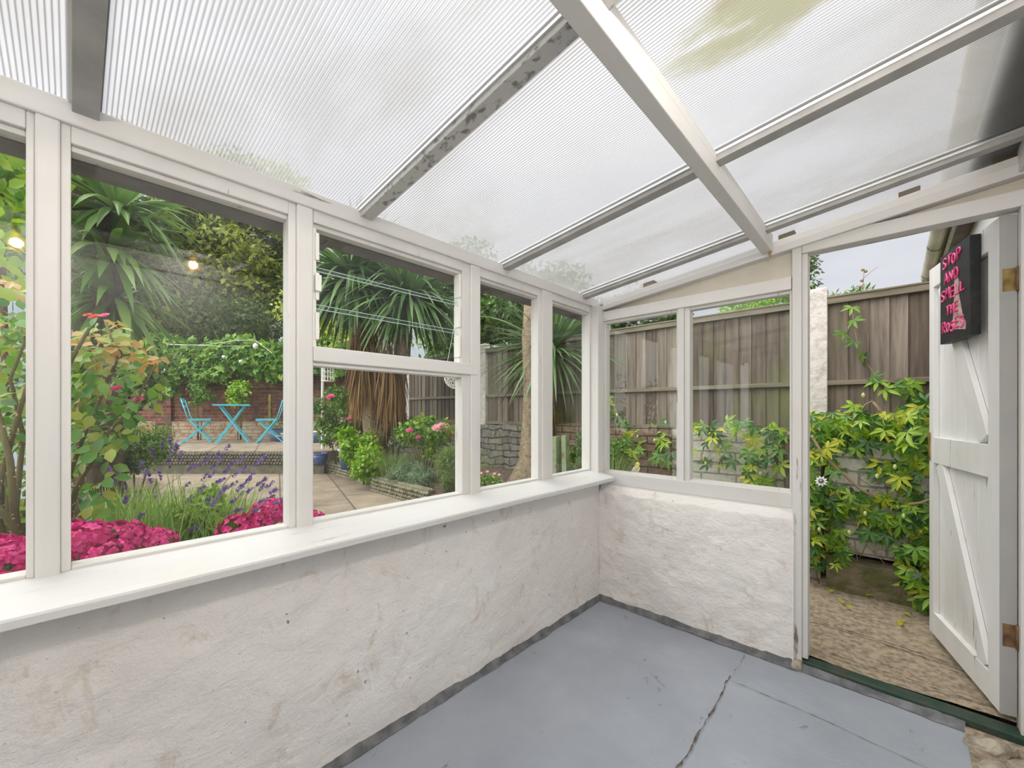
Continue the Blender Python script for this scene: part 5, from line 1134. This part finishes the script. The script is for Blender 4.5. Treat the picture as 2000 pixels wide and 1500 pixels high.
for k, mt, nm in ((0, L_VINE, 'foliage'), (1, L_VINEY, 'yellow_foliage')):
    P = np.array([np.array(p) for p, L in PVP[k]]); L = np.array([l for p, l in PVP[k]]); n = len(P)
    dr = unit(np.array([0, -.15, -.8])+rng.normal(size=(n, 3))*.55); up = unit(np.array([-.1, -1, .55])+rng.normal(size=(n, 3))*.35)
    leaves(nm, mt, pv, P, dr, up, L, L, PASSION)
    # slightly set-back second layer of smaller leaves
m = MB()
def vs_tube(pts, y, r): m.tube([onplane(a, b, 1, y) for a, b in pts], r, 6)
vs_tube([(1600, 1140), (1580, 1060), (1590, 1000), (1560, 930)], 1.2, .005); vs_tube([(1585, 850), (1605, 885), (1640, 920), (1680, 955), (1730, 985)], 1.12, .010); vs_tube([(1775, 985), (1800, 982), (1830, 970)], 1.05, .009)
vs_tube([(1705, 785), (1718, 800), (1732, 825)], 1.3, .008); vs_tube([(1665, 830), (1690, 790), (1705, 783)], 1.3, .005); vs_tube([(1520, 960), (1510, 930), (1530, 900), (1525, 870)], 1.2, .006)
vs_tube([(1664, 600), (1668, 640), (1680, 690), (1710, 735), (1770, 755), (1810, 800)], 1.38, .003); vs_tube([(1187, 775), (1215, 825), (1245, 850), (1290, 870), (1350, 850), (1450, 845), (1540, 850)], 1.30, .004)
for i in range(22):
    a = (rng.uniform(1570, 1820), rng.uniform(850, 1080)); vs_tube([a, (a[0]+rng.uniform(-40, 40), a[1]+rng.uniform(20, 60)), (a[0]+rng.uniform(-60, 60), a[1]+rng.uniform(60, 110))], 1.19, .0025)
m.build('stems', M_TWIG, pv, smooth=True); vine_shoot(pv)
fc = onplane(1604, 940, 1, 1.02); fl_ = empty('passion_flower', fc-worldloc(pv), parent=pv)
q = np.array(Vector((-.1, -1, .45)).to_track_quat('Z', 'Y').to_matrix()); A = np.arange(10)*2*PI/10; o3 = np.stack([np.cos(A), np.sin(A), .15+0*A], 1)
leaves('petals', L_WHITE, fl_, np.tile(np.array(fc), (10, 1)), o3@q.T, np.tile(q@np.array([0, 0, 1.]), (10, 1)), .040, .016, OVAL)
A = np.arange(50)*2*PI/50; o3 = np.stack([np.cos(A), np.sin(A), .35+0*A], 1)
leaves('corona', L_LAVF, fl_, np.tile(np.array(fc)+q@np.array([0, 0, .003]), (50, 1)), o3@q.T, np.tile(q@np.array([0, 0, 1.]), (50, 1)), .022, .0022, KITE)
m = MB(); m.ball(fc+Vector(q@np.array([0, 0, .010])), .008, 10, 6); m.build('flower_centre', simple('lime_stamen', (.45, .48, .08)), fl_, smooth=True)
M_BUD = simple('pale_green_bud', (.52, .58, .22), None, rough=.5)
for px, py in ((1659, 1040), (1600, 1034), (1686, 772), (1748, 912), (1765, 1008), (1378, 905), (1245, 852), (1278, 860), (1187, 798), (1205, 810), (1300, 825), (1485, 925), (1690, 1003), (1713, 930)):
    c = onplane(px, py, 1, 1.03 if px > 1550 else 1.15); m = MB(); m.ball(c, .012, 10, 7, (.8, .8, 1.4)); m.build('bud', M_BUD, pv, smooth=True)
# fallen leaves on the path
for i, (px, py) in enumerate(((1642, 1171), (1654, 1181), (1706, 1163), (1764, 1194), (1768, 1212), (1628, 1152), (1760, 1215))):
    c = onplane(px, py, 2, .062); a = rng.random()*6.28
    o = leaves('fallen_leaf', L_VINEY, None, np.array([np.array(c)]), np.array([[math.cos(a), math.sin(a), .05]]), np.array([[0, 0, 1.]]), .05, .028, OVAL)
    tag(o, 'yellow leaf fallen on the concrete path by the mossy plinth', 'leaf', 'fallen leaves on the path')
